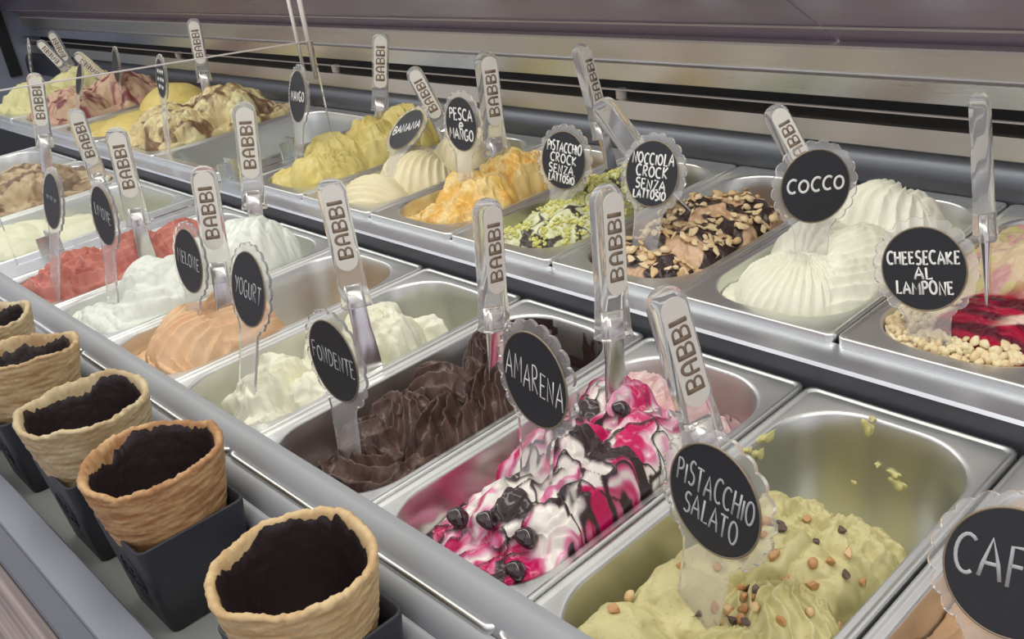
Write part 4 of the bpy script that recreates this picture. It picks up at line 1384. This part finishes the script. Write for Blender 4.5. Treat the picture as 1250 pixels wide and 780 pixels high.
def blade_mesh():
    mb = MB()
    R = []
    for z, w, t in ((0.022, 0.0085, 0.0040), (0.0, 0.0088, 0.0040), (-0.02, 0.0090, 0.0026), (-0.035, 0.0105, 0.0016), (-0.07, 0.0125, 0.0010), (-0.082, 0.0110, 0.0008), (-0.088, 0.006, 0.0006)):
        R.append(rrect(w, t, t * 0.7, z, 3))
    mb.rings(R[::-1])
    return mesh_data('blade', mb.v, mb.f, True)


SP = dict(handle=handle_mesh(), insert=insert_mesh(), print=babbi_mesh(), blade=blade_mesh())


def make_spatula(label, B, T, yaw=82, printed=True, insert=True, blade=1.0):
    B = Vector(B); T = Vector(T)
    z = (T - B).normalized()
    q = math.radians(yaw)
    n = Vector((math.sin(q), -math.cos(q), 0.0))
    y = -(n - z * n.dot(z)).normalized()      # face looks along -y
    x = y.cross(z)
    s = (T - B).length / HL
    mw = Matrix(((x.x, y.x, z.x, B.x), (x.y, y.y, z.y, B.y), (x.z, y.z, z.z, B.z), (0, 0, 0, 1))) @ Matrix.Scale(s, 4)
    root = empty('spatula', mw)
    tag(root, label, 'spatula', 'clear handled gelato spatulas')
    link('handle', SP['handle'], M['acrylic'], root)
    if insert:
        ins = tag(link('insert', SP['insert'], M['insert'], root), 'off white label strip on the handle')
        if printed: link('lettering', SP['print'], M['ink'], ins)
    tag(link('blade', SP['blade'], M['blade'], root, Matrix.Diagonal((1, 1, blade, 1))), 'steel blade')
    return root


make_spatula('clear spatula in raspberry cheesecake ice cream, rightmost of all, seen edge-on', (0.0712, 0.5127, 0.085), (0.050, 0.530, 0.202), 105, False, False)
make_spatula('clear spatula slanting behind the COCCO sign', (-0.1213, 0.5907, 0.06), (-0.176, 0.583, 0.160), 65)
make_spatula('clear spatula without label slanting behind the NOCCIOLA sign', (-0.2818, 0.5369, 0.07), (-0.345, 0.511, 0.172), 20, False, False)
make_spatula('tall clear spatula upright in the pistachio crunch ice cream', (-0.4669, 0.646, 0.08), (-0.495, 0.647, 0.199), 95)
make_spatula('clear spatula upright behind the PESCA e MANGO sign', (-0.5903, 0.566, 0.065), (-0.604, 0.583, 0.199), 75)
make_spatula('clear spatula leaning left in the banana ice cream', (-0.7651, 0.6273, 0.055), (-0.803, 0.608, 0.163), 52)
make_spatula('clear spatula upright at the back of the yellow mango ice cream', (-0.9439, 0.635, 0.08), (-0.943, 0.664, 0.200), 52)
make_spatula('clear spatula upright at the back of the caramel swirl ice cream', (-1.5017, 0.6101, 0.10), (-1.508, 0.623, 0.222), 60)
make_spatula('largest clear spatula, behind the PISTACCHIO SALATO sign', (0.0644, 0.1368, 0.085), (0.046, 0.128, 0.190), 72)
make_spatula('clear spatula upright in the red rippled cherry ice cream', (-0.0913, 0.2303, 0.075), (-0.103, 0.250, 0.192), 82)
make_spatula('clear spatula upright at the back of the dark chocolate', (-0.2089, 0.2094, 0.06), (-0.214, 0.226, 0.172), 85)
make_spatula('clear spatula leaning over the back of the yogurt ice cream', (-0.37, 0.1769, 0.055), (-0.398, 0.193, 0.175), 62)
make_spatula('clear spatula upright at the back of the white lemon ice cream', (-0.7445, 0.2807, 0.06), (-0.757, 0.308, 0.191), 62)
make_spatula('clear spatula between the MELONE and YOGURT signs', (-0.5617, 0.1337, 0.055), (-0.582, 0.157, 0.175), 60)
make_spatula('clear spatula standing behind the coral pink ice cream', (-0.8602, 0.1729, 0.055), (-0.879, 0.187, 0.180), 65)
make_spatula('clear spatula in the flat cream ice cream', (-1.1575, 0.2386, 0.045), (-1.177, 0.241, 0.167), 72)
make_spatula('clear spatula in the brown streaked ice cream, far left', (-1.4239, 0.2533, 0.075), (-1.431, 0.279, 0.199), 72)
make_spatula('far spatula, upper one of the crossed pair at top left', (-2.382, 0.66, 0.063), (-2.395, 0.640, 0.175), 55)
make_spatula('far spatula, lower one of the crossed pair at top left', (-2.221, 0.60, 0.077), (-2.26, 0.56, 0.17), 55)
make_spatula('far spatula leaning low over the smooth yellow ice cream', (-2.014, 0.62, 0.056), (-2.06, 0.57, 0.145), 40)


# ---------------------------------------------------------------- pastry cups and black holders
def holder_mesh():
    mb = MB()
    H = 0.087
    R = [rrect(0.032, 0.034, 0.006, -H, 6), rrect(0.035, 0.037, 0.007, -H + 0.0015, 6), rrect(0.0445, 0.0445, 0.007, -0.002, 6), rrect(0.0445, 0.0445, 0.007, -0.0005, 6), rrect(0.0435, 0.0435, 0.0065, 0.0, 6), rrect(0.0420, 0.0420, 0.006, -0.0008, 6), rrect(0.0395, 0.0395, 0.006, -0.02, 6), rrect(0.031, 0.031, 0.006, -H + 0.005, 6)]
    mb.rings(R)
    return mesh_data('holder', mb.v, mb.f, True)


HOLD = holder_mesh()


def emblem_mesh():
    # raised oval wreath on the customer side of the holder
    mb = MB()
    up = Vector((0, -1, 0.15))

    def onface(u, v):
        z = -0.042 + v
        return (u, -0.0445 + 0.0075 * (-z) / 0.087 - 0.0004, z)
    for s in (0.019, 0.0145):
        mb.tube([onface(s * 0.9 * math.cos(q), s * math.sin(q)) for q in [2 * PI * i / 28 for i in range(29)]], 0.0007, 0.6, 6, up)
    for k in range(7):
        a = 2 * PI * k / 7
        mb.tube([onface(0.004 * math.cos(a), 0.004 * math.sin(a)), onface(0.010 * math.cos(a + 0.5), 0.011 * math.sin(a + 0.5))], 0.0006, 0.6, 6, up)
    mb.tube([onface(-0.012, -0.024), onface(0.0, -0.0255), onface(0.012, -0.024)], 0.0006, 0.6, 6, up)
    return mesh_data('emblem', mb.v, mb.f, True)


EMB = emblem_mesh()


def cup_meshes(seed, rim_r, colA, colB, hrim, tilt=0.0):
    NA, NZ = 320, 60
    th = np.linspace(0, 2 * PI, NA, endpoint=False)
    ct, st_ = np.cos(th), np.sin(th)
    rim_z = hrim + 0.0045 * noise(ct * 1.6 + seed, st_ * 1.6) + 0.0014 * noise(ct * 7 + seed, st_ * 7 + 4) + 0.0008 * noise(ct * 18 + seed, st_ * 18 + 4)
    wob = 1 + 0.05 * noise(ct * 0.9 + seed * 3, st_ * 0.9 + 2)
    zb = -0.045
    V = []
    C = []

    def lay(f, rad, zz, inner):
        k = noise(np.full(NA, 0.0) + th * 2.4 + seed, zz * 330 + 0.8 * np.sin(th * 2 + seed) + seed)
        k2 = noise(th * 5 + seed * 2, zz * 560)
        k3 = noise(th * 9 + seed * 5, zz * 1100 + 2 * np.sin(3 * th))
        r = rad * wob * (1 + (0.015 * k + 0.010 * k2 + 0.006 * k3) * (0 if inner else 1))
        V.append(np.stack([r * ct, r * st_, zz], -1))
        t = np.clip(0.5 + 0.9 * fbm(th * 1.2 + seed, zz * 160 + seed, 3) + 0.5 * k + 0.4 * k3, 0, 1)[:, None]
        C.append(rgb(colA) * (1 - t) + rgb(colB) * t)
    nz = NZ
    for i in range(nz):           # outside, bottom to rim
        f = i / (nz - 1)
        rad = 0.029 + (rim_r - 0.029) * (f ** 0.58)
        lay(f, rad, zb + (rim_z - zb) * f, False)
    for dr, dz in ((-0.0018, 0.0014), (-0.0042, 0.0012), (-0.0060, -0.001)):
        lay(1, rim_r + dr, rim_z + dz, True)
    for i in range(14):           # inside, rim to floor
        f = 1 - (i + 1) / 15
        rad = 0.024 + (rim_r - 0.0065 - 0.024) * (f ** 0.58)
        lay(f, rad, zb + 0.006 + (rim_z - zb - 0.006) * f, True)
    verts = np.concatenate(V); cols = np.concatenate(C)
    L = len(V); faces = []
    for k in range(L - 1):
        for i in range(NA):
            j = (i + 1) % NA
            faces.append((k * NA + i, k * NA + j, (k + 1) * NA + j, (k + 1) * NA + i))
    faces.append(tuple(range(NA))[::-1]); faces.append(tuple((L - 1) * NA + i for i in range(NA)))
    me = mesh_data('cup', verts, faces, True, cols)
    # chocolate lining with ragged upper edge
    V = []
    top = 0.93 + 0.12 * noise(ct * 1.3 + seed + 7, st_ * 1.3) + 0.05 * noise(ct * 4 + seed, st_ * 4) + 0.03 * noise(ct * 11 + seed, st_ * 11)
    top = np.clip(top, 0.70, 1.0)
    for i in range(22):
        f = top * (1 - i / 21)
        rad = 0.024 + (rim_r - 0.0065 - 0.024) * np.maximum(f, 0) ** 0.58 - 0.0011 - 0.0010 * np.clip(noise(th * 3, np.full(NA, i * 0.7)), 0, 1)
        if i == 0: rad = rad + 0.0008
        zz = zb + 0.0065 + (rim_z - zb - 0.0065) * f
        V.append(np.stack([rad * wob * ct, rad * wob * st_, zz], -1))
    verts = np.concatenate(V); faces = []
    for k in range(len(V) - 1):
        for i in range(NA):
            j = (i + 1) % NA
            faces.append((k * NA + i, k * NA + j, (k + 1) * NA + j, (k + 1) * NA + i))
    faces.append(tuple((len(V) - 1) * NA + i for i in range(NA)))
    me2 = mesh_data('lining', verts, faces, True)
    return me, me2


CUPS = [
    ((-0.1030, -0.0635), 0.0530, '#bf9c6e', '#d3b88b', 0.045, 'pale pastry cup lined with chocolate, nearest of the row', 'black square holder under the nearest pastry cup', 1.0, (0.0, 0.0)),
    ((-0.3060, -0.0655), 0.0535, '#a0734a', '#c9a375', 0.045, 'browned pastry cup lined with chocolate, second from the front', 'black square holder under the browned second pastry cup', 2.3, (0.0, 0.0)),
    ((-0.4440, -0.0670), 0.0550, '#b29a74', '#cbb993', 0.046, 'pale flaky pastry cup lined with chocolate, third from the front', 'black square holder under the third pastry cup', 3.7, (0.0, 0.0)),
    ((-0.6150, -0.0680), 0.0550, '#ab8b62', '#c8b086', 0.047, 'flaky pastry cup with torn rim, fourth from the front', 'black square holder under the fourth pastry cup', 5.1, (-0.12, -0.1)),
    ((-0.7430, -0.0660), 0.0560, '#b59c76', '#cbbb97', 0.047, 'pale pastry cup at the left edge, farthest of the row', 'black square holder under the farthest pastry cup', 6.6, (0.0, -0.05)),
]
for (cx, cy), rr_, ca, cb, hr, lab, hlab, sd, (tx, ty) in CUPS:
    root = empty('cup_holder', Matrix.Translation((cx, cy, 0.0)))
    tag(root, hlab, 'cup holder', 'black square cup holders')
    bx = link('box', HOLD, M['holder'], root)
    tag(link('emblem', EMB, M['emblem'], bx), 'raised round emblem')
    me, me2 = cup_meshes(sd, rr_, ca, cb, hr)
    cup = link('pastry_cup', me, M['pastry'], None, Matrix.Translation((cx, cy, 0.0)) @ Matrix.Rotation(tx, 4, 'X') @ Matrix.Rotation(ty, 4, 'Y') @ Matrix.Rotation(sd, 4, 'Z'))
    tag(cup, lab, 'pastry cup', 'pastry cups on the front shelf')
    tag(link('chocolate_lining', me2, M['choc'], cup), 'dark chocolate lining')
